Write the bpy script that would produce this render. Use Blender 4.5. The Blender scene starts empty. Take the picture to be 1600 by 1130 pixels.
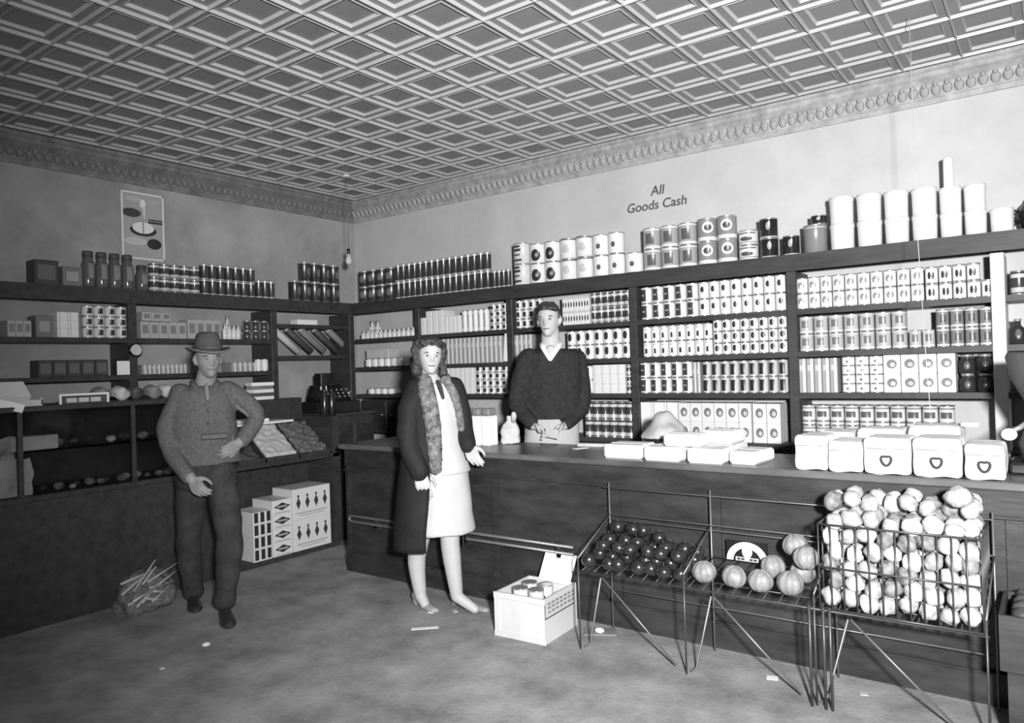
import bpy, bmesh, math, random
from mathutils import Vector, Matrix
random.seed(7)
SC = bpy.context.scene
COL = SC.collection
PI = math.pi

# ---------------------------------------------------------------- camera
# world: room corner at the origin, goods wall along +x (y = 0), side wall along -y (x = 0), z up, metres
def solve_camera(vx=(-750, 620), vy=(1650, 545)):
    a = Vector((vx[0]-800, 565-vx[1])); b = Vector((vy[0]-800, 565-vy[1]))
    f = math.sqrt(-a.dot(b))
    ex = -Vector((a.x, a.y, -f)).normalized(); ey = Vector((b.x, b.y, -f)).normalized()
    ez = ex.cross(ey)
    return f, Matrix((ex, ey, ez))            # rows: world axes in camera coordinates
FOC, RW = solve_camera()
CAM = Vector((5.754, -5.12, 1.45))
cd = bpy.data.cameras.new('camera'); cam = bpy.data.objects.new('camera', cd); COL.objects.link(cam)
cd.sensor_width = 36; cd.lens = FOC/1600*36; cd.clip_start = .05
cam.matrix_world = Matrix.Translation(CAM) @ RW.to_4x4()
SC.camera = cam
RIGHT = RW @ Vector((1, 0, 0)); FWD = RW @ Vector((0, 0, -1))
def ray(px, py): return RW @ Vector((px-800, 565-py, -FOC))
def at(px, py, ax, val):                      # the photo's pixel on a plane of the room
    r = ray(px, py); return CAM + r*((val-CAM[ax])/r[ax])
def atd(px, py, d): return CAM + ray(px, py)*(d/FOC)
def proj(p):
    c = RW.transposed() @ (Vector(p)-CAM); return 800+FOC*c.x/-c.z, 565-FOC*c.y/-c.z, -c.z
def onshelf(px, z, ax, val):                  # point of column px at height z on a vertical plane
    py = 565
    for _ in range(4):
        p = at(px, py, ax, val); q = Vector(p); q.z = z; py = proj(q)[1]
    p.z = z; return p

# ---------------------------------------------------------------- light and exposure
w = bpy.data.worlds.new('World'); SC.world = w; w.use_nodes = True
w.node_tree.nodes['Background'].inputs[0].default_value = (.8, .8, .8, 1)
w.node_tree.nodes['Background'].inputs[1].default_value = .25
ld = bpy.data.lights.new('flash_lamp', 'SPOT'); lo = bpy.data.objects.new('flash_lamp', ld); COL.objects.link(lo)
lo.location = CAM - FWD*.45 + RIGHT*.34 + Vector((0, 0, .28))
ld.energy = 1900; ld.shadow_soft_size = .10; ld.spot_size = math.radians(104); ld.spot_blend = 1.0
lo.rotation_euler = (Vector((3.9, -.8, 1.8))-lo.location).to_track_quat('-Z', 'Y').to_euler()
ld = bpy.data.lights.new('added_fill', 'AREA'); lo = bpy.data.objects.new('added_fill', ld); COL.objects.link(lo)  # added soft fill from behind the camera, no window is built there
ld.shape = 'RECTANGLE'; ld.size = 5; ld.size_y = 1.8; ld.energy = 12
lo.location = (4.2, -7.9, 1.7); lo.rotation_euler = (PI/2, 0, 0)
SC.view_settings.view_transform = 'Standard'; SC.view_settings.look = 'None'
SC.view_settings.exposure = 0; SC.view_settings.gamma = 1; SC.view_settings.use_curve_mapping = False

# ---------------------------------------------------------------- materials
def base_mat(name, rough=.6, spec=.4, metal=0):
    m = bpy.data.materials.new(name); m.use_nodes = True
    b = m.node_tree.nodes['Principled BSDF']
    b.inputs['Roughness'].default_value = rough; b.inputs['Specular IOR Level'].default_value = spec
    b.inputs['Metallic'].default_value = metal
    return m, m.node_tree, b
def G(v, t=0): return (v*(1+t), v, v*(1-t), 1)
def mat(name, v, rough=.6, spec=.4, metal=0, var=.15, scale=8, bump=0, bscale=None, stretch=None, det=6):
    m, nt, b = base_mat(name, rough, spec, metal)
    tc = nt.nodes.new('ShaderNodeTexCoord'); n = nt.nodes.new('ShaderNodeTexNoise')
    n.inputs['Scale'].default_value = scale; n.inputs['Detail'].default_value = det; n.inputs['Roughness'].default_value = .65
    src = tc.outputs['Object']
    if stretch:
        mp = nt.nodes.new('ShaderNodeMapping'); mp.inputs['Scale'].default_value = stretch
        nt.links.new(src, mp.inputs[0]); src = mp.outputs[0]
    nt.links.new(src, n.inputs['Vector'])
    r = nt.nodes.new('ShaderNodeValToRGB')
    r.color_ramp.elements[0].position = .3; r.color_ramp.elements[1].position = .7
    r.color_ramp.elements[0].color = G(v*(1-var)); r.color_ramp.elements[1].color = G(min(v*(1+var), .95))
    nt.links.new(n.outputs['Fac'], r.inputs[0]); nt.links.new(r.outputs[0], b.inputs['Base Color'])
    if bump:
        n2 = nt.nodes.new('ShaderNodeTexNoise'); n2.inputs['Scale'].default_value = bscale or scale*4; n2.inputs['Detail'].default_value = 4
        nt.links.new(src, n2.inputs['Vector'])
        bp = nt.nodes.new('ShaderNodeBump'); bp.inputs['Strength'].default_value = bump; bp.inputs['Distance'].default_value = .01
        nt.links.new(n2.outputs['Fac'], bp.inputs['Height']); nt.links.new(bp.outputs[0], b.inputs['Normal'])
    return m
def print_mat(name, v, marks, round_=False, rough=.4, spec=.5, var=.06):
    """flat print: marks = (shape, cu, cv, ru, rv, value); u = angle round a can (0 = front) or x, v = z, of the object"""
    m, nt, b = base_mat(name, rough, spec)
    N, L = nt.nodes.new, nt.links.new
    tc = N('ShaderNodeTexCoord'); sp = N('ShaderNodeSeparateXYZ'); L(tc.outputs['Object'], sp.inputs[0])
    if round_:
        ng = N('ShaderNodeMath'); ng.operation = 'MULTIPLY'; ng.inputs[1].default_value = -1; L(sp.outputs[1], ng.inputs[0])
        an = N('ShaderNodeMath'); an.operation = 'ARCTAN2'; L(sp.outputs[0], an.inputs[0]); L(ng.outputs[0], an.inputs[1]); u = an.outputs[0]
    else: u = sp.outputs[0]
    cb = N('ShaderNodeCombineXYZ'); L(u, cb.inputs[0]); L(sp.outputs[2], cb.inputs[1])
    no = N('ShaderNodeTexNoise'); no.inputs['Scale'].default_value = 30; L(tc.outputs['Object'], no.inputs['Vector'])
    r = N('ShaderNodeValToRGB'); r.color_ramp.elements[0].color = G(v*(1-var)); r.color_ramp.elements[1].color = G(min(.95, v*(1+var)))
    L(no.outputs['Fac'], r.inputs[0]); cur = r.outputs[0]
    for sh, cu, cv, ru, rv, val in marks:
        s = N('ShaderNodeVectorMath'); s.operation = 'SUBTRACT'; L(cb.outputs[0], s.inputs[0]); s.inputs[1].default_value = (cu, cv, 0)
        d = N('ShaderNodeVectorMath'); d.operation = 'DIVIDE'; L(s.outputs[0], d.inputs[0]); d.inputs[1].default_value = (ru, rv, 1)
        c = N('ShaderNodeMath'); c.operation = 'LESS_THAN'; c.inputs[1].default_value = 1
        if sh == 'e':
            l = N('ShaderNodeVectorMath'); l.operation = 'LENGTH'; L(d.outputs[0], l.inputs[0]); L(l.outputs['Value'], c.inputs[0])
        else:
            ab = N('ShaderNodeVectorMath'); ab.operation = 'ABSOLUTE'; L(d.outputs[0], ab.inputs[0])
            q = N('ShaderNodeSeparateXYZ'); L(ab.outputs[0], q.inputs[0])
            mx = N('ShaderNodeMath'); mx.operation = 'ADD' if sh == 'd' else 'MAXIMUM'
            L(q.outputs[0], mx.inputs[0]); L(q.outputs[1], mx.inputs[1]); L(mx.outputs[0], c.inputs[0])
        mi = N('ShaderNodeMix'); mi.data_type = 'RGBA'; L(c.outputs[0], mi.inputs[0]); L(cur, mi.inputs[6]); mi.inputs[7].default_value = G(val); cur = mi.outputs[2]
    L(cur, b.inputs['Base Color'])
    return m
M = {}
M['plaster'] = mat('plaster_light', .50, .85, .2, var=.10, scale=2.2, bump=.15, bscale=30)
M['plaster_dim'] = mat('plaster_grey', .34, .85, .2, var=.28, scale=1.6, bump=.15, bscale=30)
M['tin'] = mat('ceiling_tin', .22, .38, .6, var=.10, scale=3)
M['tin_ridge_lit'] = mat('ceiling_tin_ridge_lit', .40, .35, .6, var=.08, scale=3)  # paler than the panels: light catching the ridges is painted into the colour
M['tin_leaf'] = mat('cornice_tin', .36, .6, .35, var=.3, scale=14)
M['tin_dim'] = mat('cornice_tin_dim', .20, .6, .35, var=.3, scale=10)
M['floor'] = mat('floor_concrete', .31, .8, .25, var=.42, scale=3.2, bump=.25, bscale=40, det=9)
M['wood'] = mat('dark_stained_wood', .042, .5, .35, var=.35, scale=3, stretch=(1, 6, 6), bump=.08)
M['wood2'] = mat('counter_wood', .032, .45, .4, var=.5, scale=2.5, stretch=(1.5, 4, 5), bump=.1)
M['worktop'] = mat('worn_worktop', .10, .35, .5, var=.4, scale=3, stretch=(1, 4, 4))
M['white_paint'] = mat('white_paint', .60, .5, .4, var=.08)
M['metal'] = mat('tin_plate', .62, .3, .5, .75, var=.08)
M['wire'] = mat('dark_wire', .09, .4, .5, .5)
M['wire_light'] = mat('galvanised_wire', .20, .4, .5, .5)
M['white'] = mat('white_paper', .64, .7, .3, var=.05, scale=12)
M['white2'] = mat('off_white_paper', .52, .7, .3, var=.12, scale=12, bump=.2)
M['grey'] = mat('grey_card', .22, .7, .3, var=.25)
M['dgrey'] = mat('dark_card', .07, .55, .4, var=.3)
M['black'] = mat('black_enamel', .015, .25, .6, var=.2)
M['glass'] = base_mat('case_glass', .03, .5)[0]
_b = M['glass'].node_tree.nodes['Principled BSDF']; _b.inputs['Transmission Weight'].default_value = 1; _b.inputs['IOR'].default_value = 1.1; _b.inputs['Base Color'].default_value = (.9, .9, .9, 1)
M['jar_glass'] = mat('jar_glass', .16, .12, .6, var=.3, scale=20)
M['skin'] = mat('skin', .46, .55, .35, var=.05, scale=10)
M['skin_man'] = mat('skin_weathered', .25, .6, .3, var=.12, scale=14)
M['stocking'] = mat('pale_stocking', .60, .6, .3, var=.04)
M['apple'] = mat('apple_skin', .022, .24, 1.0, var=.6, scale=14)
M['melon'] = mat('melon_rind', .24, .4, .4, var=.25, scale=25, bump=.3)
M['veg'] = mat('pale_vegetable', .36, .7, .3, var=.5, scale=20, bump=.35)
M['veg2'] = mat('greyish_vegetable', .20, .7, .3, var=.6, scale=22, bump=.35)
M['veg3'] = mat('white_vegetable', .50, .6, .3, var=.35, scale=18, bump=.3)
M['beet'] = mat('dark_vegetable', .06, .5, .4, var=.5, scale=16)
M['stick'] = mat('split_wood', .42, .8, .2, var=.4, scale=10)
M['straw'] = mat('burlap', .15, .95, .1, var=.5, scale=40, bump=.5)
M['ink'] = mat('ink', .05, .8, .2)

# ---------------------------------------------------------------- mesh building
class MB:
    def __init__(s): s.v = []; s.f = []; s.m = []; s.sm = []
    def face(s, idx, m=0, sm=False): s.f.append(tuple(idx)); s.m.append(m); s.sm.append(sm)
    def box(s, x0, x1, y0, y1, z0, z1, m=0, bev=0):
        if bev <= 0:
            b = len(s.v); s.v += [(x, y, z) for z in (z0, z1) for y in (y0, y1) for x in (x0, x1)]
            for q in ((0, 2, 3, 1), (4, 5, 7, 6), (0, 1, 5, 4), (2, 6, 7, 3), (0, 4, 6, 2), (1, 3, 7, 5)): s.face([b+i for i in q], m)
        else:
            bev = min(bev, (x1-x0)*.45, (y1-y0)*.45, (z1-z0)*.45)
            def rect(i, z): return [(x0+i, y0+i, z), (x1-i, y0+i, z), (x1-i, y1-i, z), (x0+i, y1-i, z)]
            def octo(z):
                e = bev
                return [(x0+e, y0, z), (x1-e, y0, z), (x1, y0+e, z), (x1, y1-e, z), (x1-e, y1, z), (x0+e, y1, z), (x0, y1-e, z), (x0, y0+e, z)]
            def octi(z):
                e = bev
                return [(x0+e, y0+e, z), (x1-e, y0+e, z), (x1-e, y0+e, z), (x1-e, y1-e, z), (x1-e, y1-e, z), (x0+e, y1-e, z), (x0+e, y1-e, z), (x0+e, y0+e, z)]
            b = len(s.v); s.v += rect(bev, z0)+octo(z0+bev)+octo(z1-bev)+rect(bev, z1)
            s.face([b+3, b+2, b+1, b], m); s.face([b+20, b+21, b+22, b+23], m)
            for i in range(8): s.face([b+4+i, b+4+(i+1) % 8, b+12+(i+1) % 8, b+12+i], m)
            mp = [0, 1, 1, 2, 2, 3, 3, 0]
            for i in range(8):
                j = (i+1) % 8; a, c = mp[i], mp[j]
                if a == c: s.face([b+a, b+4+j, b+4+i], m); s.face([b+12+i, b+12+j, b+20+a], m)
                else: s.face([b+a, b+c, b+4+j, b+4+i], m); s.face([b+12+i, b+12+j, b+20+c, b+20+a], m)
        return s
    def lathe(s, prof, n=16, c=(0, 0, 0), m=0, sm=True, mats=None, cap=True):
        b = len(s.v)
        for r, z in prof:
            for i in range(n):
                a = 2*PI*i/n; s.v.append((c[0]+r*math.sin(a), c[1]-r*math.cos(a), c[2]+z))
        for k in range(len(prof)-1):
            mm = mats[k] if mats else m
            for i in range(n):
                j = (i+1) % n; s.face([b+k*n+i, b+k*n+j, b+(k+1)*n+j, b+(k+1)*n+i], mm, sm)
        if cap:
            s.face([b+i for i in range(n-1, -1, -1)], mats[0] if mats else m)
            e = b+(len(prof)-1)*n; s.face([e+i for i in range(n)], mats[-1] if mats else m)
        return s
    def tube(s, pts, rad, n=8, m=0, sm=True, closed=False):
        pts = [Vector(p) for p in pts]
        rad = rad if isinstance(rad, (list, tuple)) else [rad]*len(pts)
        b = len(s.v); up = None; K = len(pts)
        for k, p in enumerate(pts):
            t = (pts[(k+1) % K]-pts[k-1]) if closed else (pts[min(k+1, K-1)]-pts[max(k-1, 0)])
            t.normalize()
            if up is None:
                up = Vector((0, 0, 1)) if abs(t.z) < .9 else Vector((0, 1, 0))
            x = t.cross(up).normalized(); y = x.cross(t).normalized(); up = y
            for i in range(n):
                a = 2*PI*i/n; s.v.append(tuple(p+x*rad[k]*math.cos(a)+y*rad[k]*math.sin(a)))
        for k in range(K if closed else K-1):
            o = ((k+1) % K)*n
            for i in range(n):
                j = (i+1) % n; s.face([b+k*n+i, b+k*n+j, b+o+j, b+o+i], m, sm)
        if not closed:
            s.face([b+i for i in range(n-1, -1, -1)], m, sm); e = b+(K-1)*n; s.face([e+i for i in range(n)], m, sm)
        return s
    def limb(s, pts, rad, n=16, m=0):          # tube with rounded ends, smoothed through the points
        pts = [Vector(p) for p in pts]; P = []; R = []
        K = len(pts)
        for k in range(K-1):
            p0 = pts[max(k-1, 0)]; p1 = pts[k]; p2 = pts[k+1]; p3 = pts[min(k+2, K-1)]
            for t in (0, .25, .5, .75):
                P.append(.5*((2*p1)+(p2-p0)*t+(2*p0-5*p1+4*p2-p3)*t*t+(3*p1-p0-3*p2+p3)*t**3)); R.append(rad[k]*(1-t)+rad[k+1]*t)
        P.append(pts[-1]); R.append(rad[-1])
        d0 = (P[0]-P[1]).normalized(); d1 = (P[-1]-P[-2]).normalized()
        A = [P[0]+d0*R[0]*q for q in (.98, .7, .35)]; AR = [R[0]*q for q in (.2, .71, .94)]
        B = [P[-1]+d1*R[-1]*q for q in (.35, .7, .98)]; BR = [R[-1]*q for q in (.94, .71, .2)]
        return s.tube(A+P+B, AR+R+BR, n, m)
    def rings(s, rs, n=28, m=0, sm=True, cap=True, ang=None):
        """rs: (centre, half width along side, half depth along front, facing angle[, power]); angle 0 = front; ang=(a0,a1) leaves a gap"""
        b = len(s.v); rs = list(rs)
        for r in rs:
            c, a, d, fa = r[:4]; pw = r[4] if len(r) > 4 else 2
            c = Vector(c); fr = Vector((math.cos(fa), math.sin(fa), 0)); sd = Vector((-math.sin(fa), math.cos(fa), 0))
            for i in range(n):
                t = 2*PI*i/n if not ang else ang[0]+(ang[1]-ang[0])*i/(n-1)
                co, si = math.cos(t), math.sin(t)
                co = math.copysign(abs(co)**(2/pw), co); si = math.copysign(abs(si)**(2/pw), si)
                s.v.append(tuple(c+fr*d*co+sd*a*si))
        for k in range(len(rs)-1):
            for i in range(n if not ang else n-1):
                j = (i+1) % n; s.face([b+k*n+i, b+k*n+j, b+(k+1)*n+j, b+(k+1)*n+i], m, sm)
        if cap and not ang:
            s.face([b+i for i in range(n-1, -1, -1)], m, sm); e = b+(len(rs)-1)*n; s.face([e+i for i in range(n)], m, sm)
        return s
    def ball(s, c, r, n=12, k=8, m=0, fn=None):
        b = len(s.v); c = Vector(c); r = Vector(r) if not isinstance(r, (int, float)) else Vector((r, r, r))
        for j in range(k+1):
            th = PI*j/k
            for i in range(n):
                ph = 2*PI*i/n; d = Vector((math.sin(th)*math.cos(ph), math.sin(th)*math.sin(ph), -math.cos(th)))
                q = fn(d) if fn else 1
                s.v.append((c.x+d.x*r.x*q, c.y+d.y*r.y*q, c.z+d.z*r.z*q))
        for j in range(k):
            for i in range(n):
                i2 = (i+1) % n; s.face([b+j*n+i, b+j*n+i2, b+(j+1)*n+i2, b+(j+1)*n+i], m, True)
        return s
    def mesh(s, name, mats):
        me = bpy.data.meshes.new(name); me.from_pydata([tuple(v) for v in s.v], [], s.f)
        mats = mats if isinstance(mats, (list, tuple)) else [mats]
        for m in mats: me.materials.append(M[m] if isinstance(m, str) else m)
        me.polygons.foreach_set('material_index', s.m); me.polygons.foreach_set('use_smooth', s.sm); me.update(); me.validate()
        return me
    def build(s, name, mats, parent=None, **kw): return link(name, s.mesh(name, mats), parent, **kw)
def link(name, me, parent=None, loc=None, rz=0, label=None, cat=None, group=None, kind=None):
    o = bpy.data.objects.new(name, me); COL.objects.link(o)
    if parent is not None: o.parent = parent
    if loc is not None: o.location = loc
    if rz: o.rotation_euler = (0, 0, rz)
    tag(o, label, cat, group, kind); return o
def tag(o, label=None, cat=None, group=None, kind=None):
    for k, v in (('label', label), ('category', cat), ('group', group), ('kind', kind)):
        if v: o[k] = v
    return o
def empty(name, loc, label=None, cat=None, group=None, rz=0): return link(name, None, None, loc, rz, label, cat, group)
def shift(me, loc):
    for v in me.vertices: v.co -= Vector(loc)
def remesh(mb, name, voxel, smooth=2, noise=0, nscale=8, mats='skin'):
    me = mb.mesh(name+'_raw', mats); o = bpy.data.objects.new('tmp', me); COL.objects.link(o)
    r = o.modifiers.new('r', 'REMESH'); r.mode = 'VOXEL'; r.voxel_size = voxel; r.use_smooth_shade = True
    if smooth:
        q = o.modifiers.new('s', 'SMOOTH'); q.iterations = smooth; q.factor = .5
    dg = bpy.context.evaluated_depsgraph_get(); e = o.evaluated_get(dg)
    me2 = bpy.data.meshes.new_from_object(e); me2.name = name
    bpy.data.objects.remove(o); bpy.data.meshes.remove(me)
    me2.materials.clear()
    for m in (mats if isinstance(mats, (list, tuple)) else [mats]): me2.materials.append(M[m] if isinstance(m, str) else m)
    if noise:
        from mathutils import noise as nz
        me2.update()
        ns = [Vector(v.normal) for v in me2.vertices]
        for v, nn in zip(me2.vertices, ns):
            v.co += nn*noise*nz.noise(v.co*nscale)
    for p in me2.polygons: p.use_smooth = True
    return me2

# ================================================================ the setting
H = 3.14
def struct(name, mb, m, parent=None):
    o = mb.build(name, m, parent); 
    if parent is None: o['kind'] = 'structure'
    return o
X1, Y1 = 8.2, -8.2
struct('floor', MB().box(-.15, X1, Y1, .15, -.1, 0), 'floor')
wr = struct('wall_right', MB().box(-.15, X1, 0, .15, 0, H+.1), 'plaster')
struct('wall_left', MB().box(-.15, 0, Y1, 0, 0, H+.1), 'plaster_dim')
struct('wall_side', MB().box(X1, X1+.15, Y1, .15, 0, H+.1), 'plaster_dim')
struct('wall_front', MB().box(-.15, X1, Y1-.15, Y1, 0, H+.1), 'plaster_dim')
ceil = struct('ceiling', MB().box(-.15, X1, Y1, .15, H+.02, H+.12), 'tin')
# pressed tin ceiling panels, one shared mesh
TS = .302
def tin_panel():
    mb = MB()
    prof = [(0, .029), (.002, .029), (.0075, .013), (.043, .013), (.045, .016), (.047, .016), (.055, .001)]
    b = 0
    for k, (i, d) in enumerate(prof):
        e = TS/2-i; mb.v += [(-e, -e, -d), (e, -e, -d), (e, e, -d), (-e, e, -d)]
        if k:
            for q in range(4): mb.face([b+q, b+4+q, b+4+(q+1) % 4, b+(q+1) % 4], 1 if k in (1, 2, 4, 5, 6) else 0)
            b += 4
    mb.face([b+3, b+2, b+1, b]); return mb.mesh('ceiling_panel', ['tin', 'tin_ridge_lit'])
tp = tin_panel(); cands = []
for i in range(-10, 18):
    for j in range(-22, 6):
        x = 2.955+TS*(i+.5); y = -2.0+TS*(j+.5)
        if x-TS/2 < .02 or y+TS/2 > -.16 or x > X1-.2 or y < Y1+.3: continue
        px, py, d = proj((x, y, H))
        vis = d > .3 and -120 < px < 1720 and -140 < py < 420
        cands.append((0 if vis else 1, (Vector((x, y, H))-CAM).length, x, y))
cands.sort()
rest = MB(); nvis = 0
for k, (nv, dist, x, y) in enumerate(cands):
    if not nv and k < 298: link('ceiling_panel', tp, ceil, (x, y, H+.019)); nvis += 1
    else:
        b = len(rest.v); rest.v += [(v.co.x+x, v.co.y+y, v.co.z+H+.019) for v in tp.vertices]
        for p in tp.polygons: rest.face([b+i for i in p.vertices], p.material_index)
o = rest.build('ceiling_panel_field', ['tin', 'tin_ridge_lit'], ceil); o['kind'] = 'stuff'
# cornice along both walls
def cornice(name, length, rot):
    prof = [(0, 2.955), (.012, 2.955), (.016, 2.985), (.022, 2.99), (.03, 3.02), (.045, 3.065), (.072, 3.09), (.085, 3.10), (.085, 3.125), (.10, 3.135), (.10, H+.02)]
    mb = MB()
    for a in (0, length):
        for d, z in prof: mb.v.append((a, -d, z))
    n = len(prof)
    for i in range(n-1): mb.face([i, n+i, n+i+1, i+1])
    o = mb.build(name, 'tin_leaf'); o['kind'] = 'structure'
    if rot: o.rotation_euler = (0, 0, -PI/2); o.scale.y = -1
    return o
tr1 = cornice('trim_1', X1, False)
mbL = MB()
prof = [(0, 2.955), (.012, 2.955), (.016, 2.985), (.022, 2.99), (.03, 3.02), (.045, 3.065), (.072, 3.09), (.085, 3.10), (.085, 3.125), (.10, 3.135), (.10, H+.02)]
for a in (0, Y1):
    for d, z in prof: mbL.v.append((d, a, z))
n = len(prof)
for i in range(n-1): mbL.face([i, i+1, n+i+1, n+i])
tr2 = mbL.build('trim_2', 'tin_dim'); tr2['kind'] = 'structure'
leaf = MB().ball((0, 0, .028), (.026, .016, .034), 8, 6).ball((0, -.006, .06), (.014, .014, .016), 6, 4).mesh('cornice_leaf', 'tin_leaf')
for k in range(100):
    o = link('cornice_leaf', leaf, tr1, (.06+k*.06, -.03, 3.002)); o.rotation_euler = (.55, 0, 0)
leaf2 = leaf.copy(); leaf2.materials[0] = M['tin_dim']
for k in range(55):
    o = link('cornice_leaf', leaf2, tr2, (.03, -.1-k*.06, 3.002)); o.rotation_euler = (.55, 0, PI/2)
# hand-painted lettering on the wall
def lettering(txt, loc, size, rot, parent, m='ink', shear=.15, name='lettering'):
    cu = bpy.data.curves.new('t', 'FONT'); cu.body = txt; cu.size = size; cu.extrude = .0015; cu.shear = shear; cu.align_x = 'CENTER'; cu.offset = .0012
    o = bpy.data.objects.new('t', cu); COL.objects.link(o)
    me = bpy.data.meshes.new_from_object(o.evaluated_get(bpy.context.evaluated_depsgraph_get())); me.name = name
    bpy.data.objects.remove(o); me.materials.clear(); me.materials.append(M[m] if isinstance(m, str) else m)
    q = link(name, me, parent, loc); q.rotation_euler = rot; return q
M['wallpaint'] = mat('faded_lettering', .10, .9, .1, var=.4, scale=30)
lettering('All', (3.375, -.002, 2.705), .10, (PI/2, 0, 0), wr, 'wallpaint')
lettering('Goods Cash', (3.36, -.002, 2.60), .098, (PI/2, 0, 0), wr, 'wallpaint')

# ================================================================ shelving
LV = dict(T=2.10, a=1.75, b=1.48, c=1.22, d=.89)
UP = [.335, 1.13, 2.17, 3.29, 4.41, 5.51, 6.6]
sh = empty('wall_shelving', (3.4, -.15, 0), 'dark wooden grocery shelving along the bright lettered wall', 'shelving')
def spart(name, mb, m='wood', parent=sh):
    me = mb.mesh(name, m); shift(me, parent.location); return link(name, me, parent)
for i, x in enumerate(UP[1:], 1):
    if i == 5:
        o = spart('upright', MB().box(x-.035, x+.03, -.31, 0, 0, 1.985, bev=.004), 'white_paint'); o['label'] = 'white painted upright'
    else: spart('upright', MB().box(x-.03, x+.03, -.302, 0, 0, 1.995, bev=.004))
spart('top_ledge', MB().box(.30, 7.2, -.315, 0, 2.06, 2.10))
spart('fascia', MB().box(.30, 7.2, -.313, -.285, 1.995, 2.06))
for i in range(len(UP)-1):
    a, b = (UP[i]-.035 if i == 0 else UP[i]+.03), UP[i+1]-.03
    for z in (1.75, 1.48, 1.22, .89, .45):
        spart('shelf_board', MB().box(a, b, -.30, 0, z-.034, z))
sl = empty('wall_shelving', (.15, -1.9, 0), 'dark wooden shelving along the dim side wall with the poster', 'shelving')
VP = [-.335, -1.21, -2.43, -3.45]
for y in VP: spart('upright', MB().box(0, .302, y-.03, y+.03, 0, 1.995, bev=.004), parent=sl)
spart('top_ledge', MB().box(0, .298, -4.6, -.0, 2.06, 2.10), parent=sl)
spart('fascia', MB().box(.285, .299, -4.6, -.32, 1.995, 2.06), parent=sl)
for i in range(3):
    for z in ((1.88, 1.60) if i == 0 else (1.74, 1.47)):
        spart('shelf_board', MB().box(0, .30, VP[i+1]+.03, VP[i]-.03, z-.034, z), parent=sl)
for z in (1.74, 1.47): spart('shelf_board', MB().box(0, .30, -4.6, VP[3]-.03, z-.034, z), parent=sl)

# ================================================================ goods on the shelves
def can_mesh(name, r, h, m):
    e = min(.004, h*.05)
    p = [(r*.93, .003), (r, 0), (r*1.0, e), (r*.97, e*1.8), (r*.97, h-e*1.8), (r, h-e), (r, h), (r*.93, h-.003)]
    return MB().lathe(p, 18, mats=[1, 1, 1, 0, 1, 1, 1, 1]).mesh(name, [m, 'metal'])
def jar_mesh(name, r, h, m, lid='metal'):
    p = [(r*.9, 0), (r, h*.06), (r, h*.62), (r*.72, h*.78), (r*.70, h*.84), (r*.78, h*.84), (r*.78, h*.99), (r*.7, h)]
    return MB().lathe(p, 16, mats=[0, 0, 0, 0, 1, 1, 1, 1]).mesh(name, [m, lid])
def bottle_mesh(name, r, h, m, lid='dgrey'):
    p = [(r*.9, 0), (r, h*.03), (r, h*.58), (r*.4, h*.74), (r*.36, h*.9), (r*.46, h*.9), (r*.46, h)]
    return MB().lathe(p, 12, mats=[0, 0, 0, 0, 1, 1, 1]).mesh(name, [m, lid])
def box_mesh(name, w, d, h, m, bev=.003): return MB().box(-w/2, w/2, -d/2, d/2, 0, h, bev=bev).mesh(name, m)
def pail_mesh(name, r, h, m):
    p = [(r*.90, 0), (r*.93, .004), (r*.97, h*.85), (r*.97, h*.86)]
    return MB().lathe(p, 24).mesh(name, m)
def lid_mesh(r, h, m):
    p = [(r*1.0, h*.83), (r*1.015, h*.86), (r*1.0, h*.99), (r*.9, h*1.0), (r*.86, h*.985)]
    return MB().lathe(p, 24).mesh('lid', m)
CNT = {}
def block(wall, lev, px0, px1, n, tiers, hpx, shape, style, name, cat, label, jit=.0, front=.022, top_n=None, dpt=None, lidm='metal'):
    """n columns x tiers of one kind of goods standing at the front of a shelf between two pixel columns of the photo"""
    z = LV[lev] if isinstance(lev, str) else lev
    if wall == 'r':
        if lev != 'T' : pl = -.30+front
        else: pl = -.31+front
        p0, p1 = onshelf(px0, z, 1, pl), onshelf(px1, z, 1, pl); s0, s1 = p0.x, p1.x
    else:
        pl = .30-front; p0, p1 = onshelf(px0, z, 0, pl), onshelf(px1, z, 0, pl); s0, s1 = p0.y, p1.y
    dep = proj((p0+p1)/2)[2]; h = hpx/FOC*dep/tiers; wd = (s1-s0)/n
    r = wd/2*.97
    key = name+style
    MM = M[style]
    # label artwork is drawn for a unit can: scaled to height through a per-size material
    mm = sized(style, h, r)
    if shape == 'can': me = can_mesh(name, r, h, mm)
    elif shape == 'jar': me = jar_mesh(name, r, h, mm, lidm)
    elif shape == 'bottle': me = bottle_mesh(name, r, h, mm, lidm)
    elif shape == 'pail': me = pail_mesh(name, r, h, mm)
    else: me = box_mesh(name, wd*.96, dpt or .16, h, mm)
    lid = lid_mesh(r, h, mm) if shape == 'pail' else None
    hd = (dpt or .16)/2 if shape == 'box' else r
    out = []
    for t in range(tiers):
        for i in range(n):
            if top_n is not None and t == tiers-1 and not (top_n[0] <= i < top_n[1]): continue
            u = s0+wd*(i+.5); j = random.uniform(-jit, jit)
            loc = (u, pl+hd+abs(j)*.3, z+t*h) if wall == 'r' else (pl-hd-abs(j)*.3, u, z+t*h)
            row = '' if tiers == 1 else ', '+({2: ('lower', 'upper'), 3: ('bottom', 'middle', 'top'), 4: ('bottom', 'second', 'third', 'top')}[tiers][t])+' row'
            lb_ = label+row if len((label+row).split()) <= 16 else label
            o = link(name, me, None, loc, (0 if wall == 'r' else PI/2)+random.uniform(-.1, .1)*(shape != 'box'), lb_, cat, label if n*tiers > 1 else None)
            if lid: link('lid', lid, o)
            out.append(o)
    return out
STY = {}; SZ = {}
def style(name, v, marks, rough=.35, spec=.5): STY[name] = (v, marks, rough, spec); M[name] = None
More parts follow.
